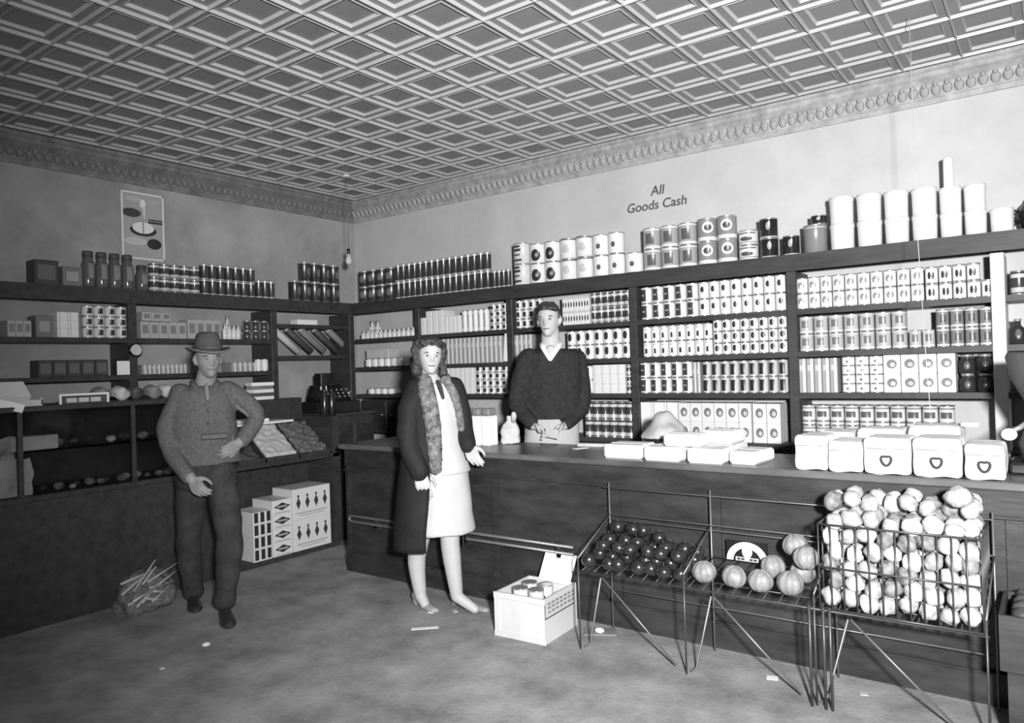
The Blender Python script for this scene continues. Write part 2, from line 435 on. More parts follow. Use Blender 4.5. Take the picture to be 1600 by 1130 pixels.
def sized(name, h, r):
    k = (name, round(h, 2), round(r, 2))
    if k not in SZ:
        v, marks, rough, spec = STY[name]
        flat = name.startswith('box')
        mk = [(s, cu*(2*r if flat else 1), cv*h, ru*(2*r if flat else 1), rv*h, val) for s, cu, cv, ru, rv, val in marks]
        SZ[k] = print_mat('label_'+name, v, mk, not flat, rough, spec)
    return SZ[k]
# can labels (angles in radians from the front, heights as fractions)
style('dark', .035, [('r', 0, .93, 4, .03, .5), ('r', 0, .06, 4, .03, .5)], .28, 1.0)
style('darkpic', .03, [('e', .3, .5, .5, .22, .16), ('r', 0, .95, 4, .02, .4)], .28, 1.0)
style('darkbands', .05, [('r', 0, .78, 4, .08, .55), ('r', 0, .2, 4, .1, .5)], .25)
style('stripes', .6, [('r', -.3, .85, .5, .05, .04), ('r', -.3, .68, .6, .06, .05), ('r', -.2, .2, .6, .05, .06), ('r', -.3, .45, .5, .04, .1)])
style('blob', .72, [('e', .15, .42, .62, .30, .03), ('e', .3, .42, .2, .1, .3)])
style('plainlid', .70, [('r', 0, .95, 4, .04, .12), ('e', .2, .5, .5, .2, .5)])
style('smallmark', .74, [('e', .1, .45, .28, .13, .10)])
style('silver', .34, [('r', .2, .5, .5, .25, .10), ('r', 0, .93, 4, .05, .65), ('r', 0, .08, 4, .08, .7)], .3)
style('ring', .24, [('e', .35, .6, .62, .24, .85), ('e', .35, .6, .40, .14, .06), ('r', 0, .1, 4, .1, .7)], .35)
style('whiteband', .66, [('r', 0, .8, 1.2, .05, .15), ('e', .1, .42, .7, .14, .08), ('r', 0, .2, 4, .04, .3)])
style('blacktall', .02, [('e', .2, .6, .25, .2, .35), ('r', 0, .05, 4, .04, .5)], .18)
style('pail', .70, [], .5)
style('greytin', .20, [('r', 0, .9, 4, .02, .5)], .3)
style('leftdark', .66, [('r', -.25, .5, .62, .36, .045), ('r', -.25, .5, .3, .05, .3)])
style('spot', .70, [('e', .1, .56, .40, .17, .03)])
style('dspot', .68, [('e', .05, .55, .52, .26, .03)])
style('square', .72, [('r', .15, .40, .30, .16, .02), ('r', .15, .8, .5, .04, .45)])
style('faint', .70, [('e', .05, .52, .62, .22, .26), ('e', .05, .42, .25, .12, .6)])
style('split', .70, [('e', -.28, .48, .26, .22, .04), ('e', .28, .48, .26, .22, .04), ('r', 0, .9, 4, .02, .3)])
style('grey2', .42, [('r', .1, .55, .5, .2, .15), ('r', 0, .1, 4, .06, .65), ('r', 0, .92, 4, .05, .6)])
style('dgrey2', .20, [('r', .2, .5, .5, .2, .08), ('r', 0, .9, 4, .05, .55), ('r', 0, .1, 4, .06, .6)])
style('darkfull', .5, [('r', -.1, .48, .62, .34, .022)])
style('bigface', .66, [('e', .05, .5, .55, .30, .22), ('d', .05, .45, .3, .25, .10), ('r', 0, .93, 4, .03, .3)])
style('bluejar', .03, [('e', .1, .4, .4, .2, .12)], .15)
style('bands', .62, [('r', 0, .55, .8, .14, .10), ('r', 0, .85, 4, .04, .25), ('r', 0, .2, 4, .05, .2)])
style('tinlid', .62, [('r', 0, .5, .5, .25, .03)])
style('white', .72, [], .5)
style('milk', .70, [('r', -.2, .5, .25, .32, .3)], .5)
style('boxwhite', .74, [('r', -.28, .5, .03, .5, .35)], .6)
style('boxspine', .30, [('r', .22, .5, .16, .48, .75), ('r', -.1, .7, .2, .08, .5)], .5)
style('boxgrey', .16, [('r', 0, .5, .3, .25, .3)], .6)
style('boxmid', .40, [('r', 0, .55, .32, .25, .2)], .6)
style('boxpic', .66, [('e', 0, .52, .30, .24, .16), ('e', .05, .48, .15, .12, .5)], .5)
style('boxdots', .70, [('e', -.25, .45, .14, .2, .05), ('e', .25, .45, .14, .2, .05), ('r', 0, .9, .5, .06, .5)], .5)
style('boxdark', .05, [('r', 0, .5, .36, .3, .12)], .5)
style('glassjar', .10, [('r', .2, .45, .6, .2, .22)], .1)
style('bottlew', .66, [], .3)
style('shade', .5, [('r', -.6, .5, .9, .5, .05)], .3)

R = lambda *a, **k: block('r', *a, **k)
Lf = lambda *a, **k: block('l', *a, **k)
# --- top ledge, lettered wall
R('T', 557, 612, 4, 2, 50, 'can', 'darkpic', 'food_can', 'can', 'wide dark tin with faint picture, two high on the ledge by the room corner')
R('T', 615, 764, 16, 2, 55, 'can', 'dark', 'food_can', 'can', 'slim dark glossy can in the long double row on the top ledge near the corner')
R('T', 767, 796, 4, 1, 27, 'can', 'dark', 'food_can', 'can', 'slim dark can in the short single row ending against the striped tins')
R('T', 797.5, 822, 1, 2, 66, 'can', 'stripes', 'food_can', 'can', 'white tin with black cross stripes in the two-high column on the ledge')
R('T', 823, 870, 2, 2, 63, 'can', 'blob', 'coffee_can', 'can', 'white tin with big black blot, on the ledge beside the striped tins')
R('T', 870.5, 921, 2, 2, 66, 'can', 'plainlid', 'coffee_can', 'can', 'pale tin with dark rim line on the ledge, next to the black-blot tins')
R('T', 922, 971, 2, 2, 66, 'can', 'smallmark', 'coffee_can', 'can', 'white tin with one small dark mark, stacked two high on the ledge')
R('T', 972, 999, 1, 1, 32, 'can', 'smallmark', 'coffee_can', 'can', 'lone single-height white tin below the lettering on the ledge')
R('T', 1001, 1085, 3, 2, 68, 'can', 'silver', 'coffee_can', 'can', 'silver tin with dark centre panel, stacked two high under the lettering')
R('T', 1086, 1148, 2, 2, 73, 'can', 'ring', 'coffee_can', 'can', 'grey tin with a white ring emblem, stacked two high on the ledge')
R('T', 1150, 1181, 1, 2, 47, 'can', 'whiteband', 'coffee_can', 'can', 'squat white tin with dark bands, stacked beside the ring-emblem tins')
R('T', 1184, 1213, 1, 2, 62, 'can', 'blacktall', 'food_can', 'can', 'black glossy tin in the narrow two-high column on the ledge')
R('T', 1220, 1247, 1, 1, 31, 'can', 'blacktall', 'food_can', 'can', 'short black glossy tin standing alone beside the big grey tin')
R('T', 1251, 1290, 1, 1, 44, 'can', 'greytin', 'storage_tin', 'tin', 'large dull grey tin standing beside the white pails')
gt_h = 44/FOC*proj(onshelf(1270, 2.1, 1, -.288))[2]+.001
gt = R(2.10+gt_h, 1264, 1290, 1, 1, 14, 'can', 'blacktall', 'food_can', 'can', 'small black tin standing on top of the large grey tin')
for i, (a, b) in enumerate(((1293, 1333), (1336, 1377), (1379.5, 1420), (1422.5, 1465), (1467, 1504), (1505.5, 1543))):
    R('T', a, b, 1, 2, 84 if i < 4 else 80, 'pail', 'pail', 'lard_pail', 'pail', 'white lidded pail in the double row on the ledge')
R('T', 1545.5, 1586, 1, 1, 38, 'pail', 'pail', 'lard_pail', 'pail', 'white lidded pail standing one high beside the dark jug')
zt = onshelf(1485, 2.1, 1, -.2)
hp = 80/FOC*proj(zt)[2]
MB().lathe([(.024, 0), (.026, .004), (.026, .17), (.02, .176)], 16).build('paper_roll', 'white', None, loc=(zt.x, -.2, 2.10+hp), label='narrow white roll standing upright on the white pails', cat='paper roll')
zt = onshelf(1594, 2.1, 1, -.2)
j = empty('stoneware_jug', (zt.x+.085, -.17, 2.10), 'dark round jug with knobbed lid at the end of the pails', 'jug')
MB().lathe([(.06, 0), (.085, .03), (.095, .09), (.08, .14), (.05, .17)], 20).build('body', 'black', j)
MB().lathe([(.055, .168), (.05, .18), (.02, .195), (.012, .2), (.018, .215), (.01, .225)], 16).build('lid', 'black', j)
MB().tube([(-.085, 0, .11), (-.12, 0, .13), (-.125, 0, .09), (-.09, 0, .05)], .009).build('handle', 'black', j)
# --- first shelf
R('a', 562, 646, 12, 1, 14, 'bottle', 'bottlew', 'small_bottle', 'bottle', 'little pale bottle in the row on the first shelf by the corner', front=.03)
R('a', 573, 591, 2, 1, 29, 'bottle', 'bottlew', 'tall_bottle', 'bottle', 'tall pale bottle standing behind the row of little bottles', front=.12)
R('a', 657, 665, 1, 1, 27, 'box', 'boxwhite', 'carton', 'carton', 'low white carton at the upright, first in its row')
R('a', 666, 693, 3, 1, 37, 'box', 'boxwhite', 'carton', 'carton', 'tall white carton in the group of three on the first shelf')
R('a', 694, 719, 4, 1, 27, 'box', 'boxwhite', 'carton', 'carton', 'low white carton in the group of four on the first shelf')
R('a', 720, 762, 5, 1, 34, 'can', 'milk', 'tall_can', 'can', 'tall white can in the row of five beside the small stacked tins')
R('a', 764, 792, 3, 4, 41, 'can', 'tinlid', 'small_tin', 'tin', 'very small white-and-black tin stacked four high on the first shelf')
R('a', 804, 846, 4, 3, 44, 'can', 'tinlid', 'food_can', 'can', 'small dark-fronted can stacked three high beside the clerk')
R('a', 879, 921, 5, 2, 44, 'box', 'boxdots', 'carton', 'carton', 'white carton with dark print stacked two high behind the clerk')
R('a', 922, 985, 6, 2, 48, 'can', 'darkbands', 'food_can', 'can', 'dark can with pale bands on the first shelf past the clerk')
R('a', 999, 1089, 5, 2, 52, 'can', 'leftdark', 'food_can', 'can', 'white can with tall dark panel, two high on the first shelf')
R('a', 1090, 1228, 8, 2, 55, 'can', 'spot', 'food_can', 'can', 'white can with small black oval, two high on the first shelf')
R('a', 1243, 1444, 10, 2, 51, 'can', 'faint', 'food_can', 'can', 'white can with faint grey emblem in the long double row on the first shelf')
R('a', 1445, 1556, 5, 2, 54, 'can', 'split', 'food_can', 'can', 'white can with a pair of black marks on the first shelf by the white upright', top_n=(0, 4))
R('a', 1578, 1606, 1, 1, 38, 'can', 'darkbands', 'food_can', 'can', 'dark banded can past the white upright on the first shelf')
# --- second shelf
R('b', 568, 638, 7, 1, 13, 'can', 'white', 'small_tin', 'tin', 'small white tin in the low row on the second shelf by the corner', front=.02)
zz = at(600, 560, 1, -.2)
MB().box(.42, .72, -.27, -.12, 0, .09, bev=.004).build('white_carton', 'white2', None, loc=(0, 0, 1.48+13/FOC*7.0), label='long flat white carton lying on the low row of small tins', cat='carton')
R('b', 690, 785, 14, 1, 41, 'box', 'boxspine', 'packet', 'packet', 'upright narrow packet with pale spine in the bookish row on the second shelf', dpt=.18)
o = MB().box(-.03, .03, -.08, .08, 0, .25, bev=.003).build('white_carton', 'white', None, loc=(2.108, -.2, 1.487), label='tall white carton leaning at the end of the packet row', cat='carton'); o.rotation_euler = (0, .10, 0)
R('b', 804, 832, 4, 1, 42, 'box', 'boxspine', 'packet', 'packet', 'upright pale packet behind the clerk\'s shoulder on the second shelf', dpt=.18)
R('b', 884, 985, 7, 2, 46, 'can', 'dspot', 'food_can', 'can', 'white can with dark oval, two high, second shelf behind the clerk')
R('b', 1003, 1112, 8, 2, 49, 'can', 'square', 'food_can', 'can', 'white can with small black square, two high on the second shelf')
R('b', 1113, 1230, 8, 3, 56, 'can', 'dspot', 'food_can', 'can', 'small white can with dark oval stacked three high on the second shelf')
R('b', 1247, 1418, 7, 2, 57, 'can', 'grey2', 'food_can', 'can', 'greyish can with darker panel, two high on the second shelf by the string')
R('b', 1419, 1461, 2, 1, 28, 'can', 'grey2', 'food_can', 'can', 'greyish can standing one high in the gap on the second shelf')
R('b', 1462, 1554, 4, 2, 60, 'can', 'dgrey2', 'food_can', 'can', 'darker grey banded can, two high against the white upright')
R('b', 1577, 1605, 1, 1, 40, 'bottle', 'bluejar', 'dark_bottle', 'bottle', 'dark bottle past the white upright on the second shelf')
# --- third shelf
R('c', 688, 740, 7, 1, 45, 'box', 'boxwhite', 'carton', 'carton', 'tall white carton in the row behind the woman on the third shelf')
R('c', 742, 793, 5, 4, 45, 'can', 'tinlid', 'small_tin', 'tin', 'tiny white tin with dark band stacked four high on the third shelf')
R('c', 911, 926, 1, 2, 43, 'can', 'leftdark', 'food_can', 'can', 'dark-fronted can in the single column past the clerk on the third shelf')
R('c', 927, 977, 4, 3, 45, 'box', 'boxwhite', 'carton', 'carton', 'small plain white carton stacked three high on the third shelf')
R('c', 978, 986, 1, 3, 45, 'can', 'darkbands', 'small_tin', 'tin', 'small dark banded tin in the column by the upright on the third shelf')
R('c', 998, 1081, 5, 2, 49, 'can', 'leftdark', 'food_can', 'can', 'white can with broad dark panel, two high on the third shelf')
R('c', 1083, 1095, 2, 1, 49, 'box', 'boxspine', 'packet', 'packet', 'thin upright packet squeezed between cans on the third shelf')
R('c', 1096, 1231, 9, 2, 51, 'can', 'darkfull', 'food_can', 'can', 'can with nearly black label, two high on the third shelf')
R('c', 1249, 1310, 5, 1, 54, 'box', 'boxspine', 'packet', 'packet', 'upright packet with dark spine on the third shelf by the upright', dpt=.18)
R('c', 1314, 1380, 3, 4, 57, 'can', 'smallmark', 'small_tin', 'tin', 'small white tin with dark mark stacked four high on the third shelf')
R('c', 1381, 1495, 4, 2, 60, 'box', 'boxpic', 'carton', 'carton', 'square white carton with grey picture, two high on the third shelf')
R('c', 1498, 1554, 2, 2, 60, 'jar', 'bluejar', 'dark_jar', 'jar', 'dark jar with shiny lid, two high against the white upright')
# --- lowest shelf
R('d', 912, 990, 6, 2, 56, 'can', 'darkbands', 'food_can', 'can', 'dark banded can on the lowest shelf past the clerk')
R('d', 998, 1060, 3, 2, 58, 'box', 'boxwhite', 'carton', 'carton', 'white carton half hidden by the covered dish on the lowest shelf')
R('d', 1061, 1175, 6, 2, 60, 'box', 'boxpic', 'carton', 'carton', 'upright white carton with grey picture on the lowest shelf')
R('d', 1177, 1221, 2, 2, 62, 'box', 'boxpic', 'carton', 'carton', 'upright white carton in the two loose columns on the lowest shelf')
R('d', 1252, 1494, 10, 2, 66, 'can', 'bands', 'food_can', 'can', 'white can with dark middle band on the lowest shelf behind the wrapped parcels')
# --- side wall
Lf(2.10, 132, 214, 4, 1, 56, 'jar', 'glassjar', 'glass_jar', 'jar', 'big dim glass jar on the ledge below the poster', lidm='dgrey')
Lf(2.10, 217, 236, 1, 1, 40, 'jar', 'glassjar', 'glass_jar', 'jar', 'smaller dim glass jar on the ledge between big jars and cans', lidm='dgrey')
Lf(2.10, 237, 316, 5, 2, 43, 'can', 'darkbands', 'food_can', 'can', 'dark tin with pale bands, two high on the ledge beside the poster')
Lf(2.10, 317, 402, 7, 2, 46, 'can', 'dark', 'food_can', 'can', 'slim black can, two high on the side wall ledge')
Lf(2.10, 403, 432, 3, 1, 27, 'can', 'dark', 'food_can', 'can', 'slim black can in the single row at the gap on the side ledge')
Lf(2.10, 459, 535, 5, 2, 60, 'can', 'darkpic', 'food_can', 'can', 'wide black tin with shiny rim, two high on the side ledge by the corner', top_n=(1, 5))
Lf(2.10, 54, 93, 1, 1, 38, 'box', 'boxdark', 'dark_carton', 'carton', 'dark carton with pale edge on the side wall ledge', dpt=.14)
Lf(2.10, 98, 130, 1, 1, 30, 'box', 'boxgrey', 'dark_carton', 'carton', 'lower dark carton next to the big glass jars', dpt=.14)
Lf(1.74, 12, 50, 3, 1, 26, 'box', 'boxmid', 'carton', 'carton', 'grey carton in the dim row at the end of the side shelf', dpt=.14)
Lf(1.74, 56, 84, 1, 1, 34, 'box', 'boxgrey', 'carton', 'carton', 'square dark carton on the upper side shelf', dpt=.14)
Lf(1.74, 90, 124, 2, 3, 40, 'box', 'boxwhite', 'carton', 'carton', 'white carton stacked three high on the upper side shelf', dpt=.14)
Lf(1.74, 132, 202, 4, 3, 50, 'can', 'tinlid', 'glass_tumbler', 'tumbler', 'shiny little tumbler stacked three high on the upper side shelf')
Lf(1.74, 220, 292, 5, 1, 26, 'box', 'boxmid', 'carton', 'carton', 'pale carton in the lower row on the upper side shelf', dpt=.14)
Lf(1.74+.131, 222, 268, 3, 1, 14, 'box', 'boxmid', 'carton', 'carton', 'small pale carton lying on the carton row of the upper side shelf', dpt=.12)
Lf(1.74, 294, 346, 4, 1, 30, 'box', 'boxmid', 'carton', 'carton', 'pale carton above the hatted man on the upper side shelf', dpt=.14)
Lf(1.74, 350, 378, 4, 1, 24, 'bottle', 'bottlew', 'white_bottle', 'bottle', 'white bottle in the row of four on the upper side shelf')
Lf(1.74, 354, 364, 1, 1, 38, 'bottle', 'bottlew', 'white_bottle', 'bottle', 'tallest white bottle behind the row of four', front=.14)
Lf(1.74, 384, 424, 3, 2, 30, 'jar', 'shade', 'lamp_chimney', 'jar', 'small flared dark jar with bright rim on the upper side shelf')
Lf(1.47, 222, 292, 10, 1, 15, 'box', 'boxspine', 'packet', 'packet', 'small narrow packet in the row on the lower side shelf', dpt=.14)
Lf(1.47, 362, 401, 5, 1, 15, 'box', 'boxspine', 'packet', 'packet', 'small narrow packet behind the hatted man on the lower side shelf', dpt=.14)
Lf(1.47, 402, 422, 2, 1, 19, 'can', 'white', 'paper_roll', 'paper roll', 'short white roll at the end of the lower side shelf')
Lf(1.47, 60, 170, 5, 1, 26, 'box', 'boxdark', 'dark_carton', 'carton', 'dark carton in the dim row on the lower side shelf', dpt=.14)
# slanted rolls in the corner rack
for k in range(5):
    p = onshelf(446+k*21, 1.60, 0, .2)
    o = MB().lathe([(.018, 0), (.032, .005), (.032, .34), (.018, .345)], 12, mats=[0, 0, 1, 1]).build('cloth_roll', [('white2', 'dgrey', 'grey', 'dgrey', 'grey')[k], 'white2'], None, loc=(.18, p.y+.04+.115, 1.636), label=('pale', 'black', 'light grey', 'dark brown-black', 'mid grey')[k]+' roll leaning diagonally in the short rack by the corner', cat='roll')
    o.rotation_euler = (math.radians(52), 0, 0)
MB().box(-.06, .06, -.11, .11, 0, .05, bev=.006).build('white_carton', 'white', None, loc=(.2, at(480, 500, 0, .25).y, 1.88), label='small white box lying on the rack above the leaning rolls', cat='carton')
# poster and small cards
pm = print_mat('poster_print', .42, [('r', 0, .265, .2, .30, .40), ('e', -.09, .36, .075, .035, .06), ('r', .10, .32, .06, .006, .05), ('r', .10, .30, .06, .008, .04), ('e', .0, .23, .105, .045, .03), ('e', .0, .25, .085, .045, .8), ('r', 0, .25, .004, .05, .15),
    ('e', -.06, .14, .09, .03, .55), ('e', .085, .13, .058, .042, .03), ('e', .0, .44, .022, .035, .8), ('e', .01, .38, .008, .06, .7), ('e', -.07, .47, .06, .02, .5), ('e', .09, .465, .05, .018, .45)], rough=.6)
po = empty('poster', (.002, -2.18, 2.375), 'white-bordered grey poster of dishes pinned on the dim wall', 'poster', rz=PI/2)
MB().box(-.165, .165, -.004, 0, 0, .525).build('sheet', pm, po)
for q in ((-.168, -.156, 0, .525), (.156, .168, 0, .525), (-.168, .168, 0, .012), (-.168, .168, .513, .525)):
    MB().box(q[0], q[1], -.006, -.001, q[2], q[3]).build('border', 'white', po)
p = at(192, 575, 0, .305); MB().box(-.045, .045, -.004, 0, -.05, .05).build('price_card', 'white', None, loc=(.31, p.y, p.z), rz=PI/2, label='small blank white card on the side shelving upright', cat='card')
p = at(210, 547, 0, .31); c = empty('wall_clock', (.304, p.y, p.z-.05), 'small round pale clock hung on the side shelving upright', 'clock', rz=PI/2)
o = MB().lathe([(.045, 0), (.05, .01), (.05, .03), (.042, .036)], 20).build('case', 'black', c); o.rotation_euler = (PI/2, 0, 0); o.location = (0, 0, .05)
o = MB().lathe([(.040, 0), (.040, .003)], 20).build('dial', 'white2', c); o.rotation_euler = (PI/2, 0, 0); o.location = (0, -.0345, .05)

# ================================================================ the long counter
ct = empty('shop_counter', (3.9, -1.3, 0), 'long dark panelled shop counter with worn wooden top', 'counter')
def cpart(name, mb, m='wood2', parent=ct, label=None):
    me = mb.mesh(name, m); shift(me, parent.location); return link(name, me, parent, label=label)
CX0, CX1 = 1.57, 6.9
cpart('worktop', MB().box(CX0-.03, CX1, -1.585, -1.0, .885, .92, bev=.006), 'worktop')
cpart('apron', MB().box(CX0, CX1, -1.555, -1.525, .775, .885))
cpart('end_panel', MB().box(CX0, CX0+.03, -1.53, -1.02, .0, .885))
cpart('back_panel', MB().box(CX0+.03, CX1, -1.04, -1.02, 0, .885))
cpart('baseboard', MB().box(CX0, CX1, -1.56, -1.525, 0, .13))
edges = [CX0, 2.25, 2.95, 3.78, 4.35, 4.92, 5.6, 6.25, CX1]
for a, b in zip(edges[:-1], edges[1:]):
    cpart('front_panel', MB().box(a+.03, b-.03, -1.535, -1.52, .13, .775))
for a in edges: cpart('stile', MB().box(max(a-.03, CX0), min(a+.03, CX1), -1.55, -1.52, .13, .775))
cpart('moulding', MB().box(CX0, CX1, -1.562, -1.55, .765, .78, bev=.003))
cpart('moulding', MB().box(CX0, CX1, -1.566, -1.55, .125, .137, bev=.003))
rail = [(3.55, -1.62, .42), (2.5, -1.62, .42), (1.72, -1.62, .42)]
rail += [(1.70+.0-.02*math.sin(a), -1.62, .40+.02*math.cos(a)) for a in (0.3, .9, PI/2, 2.2, 2.8)]
rail += [(1.72, -1.62, .38), (2.5, -1.62, .38), (3.55, -1.62, .38)]
cpart('foot_rail', MB().tube(rail, .0095, 8), 'wire_light', label='doubled pale metal rail')
for x in (1.95, 2.75, 3.45): cpart('rail_bracket', MB().box(x-.012, x+.012, -1.625, -1.53, .35, .37).box(x-.012, x+.012, -1.625, -1.613, .36, .44))

# ---- things on the counter
Z = .92
def pack(name, x0, x1, y0, y1, z0, h, m, label, cat, rot=0, bev=.008, group=None):
    cx, cy = (x0+x1)/2, (y0+y1)/2
    return MB().box(x0-cx, x1-cx, y0-cy, y1-cy, 0, h, bev=bev).build(name, m, None, loc=(cx, cy, z0), rz=rot, label=label, cat=cat, group=group)
for k, (px, dy) in enumerate(((733, 0), (749, .01), (763, .02))):
    p = at(px, 700, 1, -1.27)
    t = empty('paper_package', (p.x, -1.27+dy, Z), 'tall white paper-wrapped package standing on the counter by the woman\'s hand', 'package', 'tall wrapped packages by the woman\'s hand')
    MB().box(-.033, .033, -.05, .05, 0, .20, bev=.006).build('wrapper', 'white', t)
    MB().box(-.03, .03, -.045, .045, .20, .25, bev=.01).build('top_label', 'grey', t)
p = at(790, 694, 2, Z)
t = empty('paper_bag', (p.x+.02, p.y+.03, Z+.002), 'white paper bag with crumpled top on the counter beside the clerk', 'bag')
bm = MB().rings([((0, 0, .0), .06, .045, -1, 3.5), ((0, 0, .01), .065, .05, -1, 3.5), ((0, 0, .10), .062, .045, -1, 3), ((.0, 0, .13), .05, .03, -1, 2.5), ((.01, 0, .16), .03, .014, -1), ((.02, 0, .19), .045, .01, -1)], 20)
link('sack', remesh(bm, 'sack', .008, 1, .006, 30, 'white2'), t)
MB().tube([(.03, 0, .15), (.05, -.02, .19), (.055, -.03, .215)], [.018, .02, .012], 8).build('folded_end', 'white2', t)
p = at(907, 701, 2, Z); o = MB().box(-.018, .018, -.05, .05, 0, .003).build('paper_slip', 'white', None, loc=(p.x, p.y, Z), rz=-.35, label='small white slip of paper lying alone on the counter', cat='paper')
p = at(852, 689, 2, Z); MB().box(-.05, .05, -.02, .02, 0, .012, bev=.003).build('paper_slip', 'white', None, loc=(p.x, max(p.y, -1.08)-.01, Z), label='small white packet lying on the counter in front of the clerk', cat='paper')
p = at(965, 683, 2, Z)
MB().box(-.11, .11, -.03, .03, 0, .02, bev=.004).build('newspaper', 'white2', None, loc=(3.38, -1.06, Z), rz=.1, label='folded newspaper at the back edge of the counter', cat='newspaper')
# covered dish
p = onshelf(1040, Z, 1, -1.14)
t = empty('covered_dish', (p.x, -1.14, Z), 'dark round pan under a pale cloth, on the counter behind the white parcels', 'covered dish'); t.scale = (1, 1, 1.22)
MB().lathe([(.10, 0), (.13, .02), (.138, .075), (.132, .08)], 24).build('pan', 'black', t)
cl = MB().rings([((0, 0, .068), .142, .142, 0), ((0, 0, .08), .14, .14, 0), ((0, 0, .115), .11, .11, 0), ((0, 0, .15), .075, .07, 0), ((0, 0, .175), .05, .05, 0), ((0, 0, .19), .03, .03, 0)], 24)
M['cloth_grey'] = mat('grey_cloth', .38, .85, .2, var=.2, scale=10)
link('cloth', remesh(cl, 'cloth', .009, 1, .012, 14, 'cloth_grey'), t)
# flat white parcels
def parcel(x0, x1, y0, y1, z0, h, rot, label, group=None):
    cx, cy = (x0+x1)/2, (y0+y1)/2
    t = empty('paper_parcel', (cx, cy, z0), label, 'parcel', group, rz=rot)
    MB().box(x0-cx, x1-cx, y0-cy, y1-cy, 0, h, bev=.012).build('wrapper', 'white', t)
    MB().box(x0-cx+.01, x1-cx-.01, -.012, .012, h-.001, h+.003).build('fold', 'white2', t)
parcel(3.70, 3.93, -1.52, -1.31, Z, .075, .06, 'flat white paper parcel at the clerk\'s end of the parcel heap')
parcel(3.96, 4.17, -1.54, -1.31, Z, .075, -.04, 'flat white paper parcel under the raised parcel beside the covered dish')
parcel(4.20, 4.39, -1.54, -1.12, Z, .075, .03, 'flat white paper parcel under the last raised parcel')
parcel(4.42, 4.56, -1.50, -1.25, Z, .065, -.08, 'flat white paper parcel at the end of the heap beside bare counter')
parcel(4.06, 4.27, -1.51, -1.36, Z+.079, .065, .06, 'raised white paper parcel lying across the seam of two lower ones')
parcel(4.20, 4.38, -1.33, -1.14, Z+.079, .07, -.04, 'raised white paper parcel topping the counter-back side of the heap')
# wrapped cartons with emblem
def emblem(t, x, z, y):
    mb = MB().tube([(x+.020*math.sin(a)*(1+.22*math.cos(a)), y, z+.024*math.cos(a)-(.009*math.cos(a)**6 if math.cos(a) > 0 else 0)) for a in [2*PI*i/14 for i in range(14)]], .0062, 6, closed=True)
    mb.build('emblem', 'ink', t)
def carton(x0, x1, y0, y1, z0, h, em, label, rot=0, group=None):
    cx, cy = (x0+x1)/2, (y0+y1)/2
    t = empty('wrapped_carton', (cx, cy, z0), label, 'carton', group, rz=rot); t.location.z += .003
    w2, d2 = (x1-x0)/2, (y1-y0)/2
    bx = MB().rings([((0, 0, 0), w2-.004, d2-.004, -PI/2, 12), ((0, 0, .006), w2, d2, -PI/2, 12), ((0, 0, h*.84), w2, d2, -PI/2, 14), ((0, 0, h*.965), w2-.004, d2-.006, -PI/2, 12), ((0, 0, h), w2*.88, d2*.85, -PI/2, 9)], 48)
    link('wrapper', remesh(bx, 'wrapper', .008, 1, .005, 16, 'white'), t)
    MB().box(-w2*.86, w2*.86, -d2-.001, -d2+.004, h*.70, h*.735).build('flap_edge', 'grey', t)
    if em: emblem(t, .0, h*.40, -d2-.0015)
carton(4.75, 4.89, -1.56, -1.30, Z, .155, False, 'white wrapped carton at the front, beside the bare counter stretch')
carton(4.90, 5.04, -1.565, -1.30, Z, .135, False, 'plain white wrapped carton between the end carton and the first emblem carton')
carton(5.05, 5.235, -1.565, -1.30, Z, .155, True, 'white wrapped carton with dark emblem beside the plain wrapped cartons')
carton(5.245, 5.425, -1.57, -1.30, Z, .16, True, 'white wrapped carton with dark emblem between the other two emblem cartons')
carton(5.435, 5.575, -1.565, -1.30, Z, .14, True, 'white wrapped carton with dark emblem nearest the crank machine')
carton(4.79, 4.95, -1.28, -1.05, Z, .15, False, 'white wrapped carton in the back row behind the plain front cartons')
carton(4.97, 5.17, -1.28, -1.05, Z, .17, False, 'tall white wrapped carton in the back row behind the first emblem carton')
carton(5.19, 5.40, -1.28, -1.05, Z, .19, False, 'tallest white wrapped carton in the back row by the string')
# string hanging from the ceiling
st = MB().tube([(5.21, -.95, 3.13), (5.215, -.95, 2.0), (5.235, -.965, 1.4), (5.25, -1.0, 1.16)], .0018, 6).build('parcel_string', 'white2', None, label='thin white parcel string hanging from the ceiling over the wrapped cartons', cat='string')
# grinder at the end of the counter
g = empty('hand_grinder', (5.72, -1.22, Z), 'dark iron crank machine standing past the wrapped cartons', 'grinder')
MB().box(-.14, .16, -.13, .13, 0, .05, bev=.01).build('base', 'black', g)
MB().lathe([(.10, .05), (.11, .12), (.075, .22), (.06, .26), (.13, .40), (.15, .50), (.14, .52)], 20).build('hopper', 'dgrey', g)
MB().tube([(-.05, -.10, .24), (-.10, -.14, .20), (-.135, -.15, .185)], .011).build('crank', 'metal', g)
MB().ball((-.135, -.17, .175), (.03, .02, .026), 12, 8).build('knob', 'white', g)
MB().box(-.20, -.14, -.06, .06, 0, .07, bev=.006).build('drawer', 'black', g)
tp2 = MB().box(-.035, .035, -.015, .015, 0, .02, bev=.003).build('price_tag', 'white', None, loc=(5.43, -1.22, Z+.19), rz=.2, label='small white tag lying on the tallest wrapped carton', cat='tag')

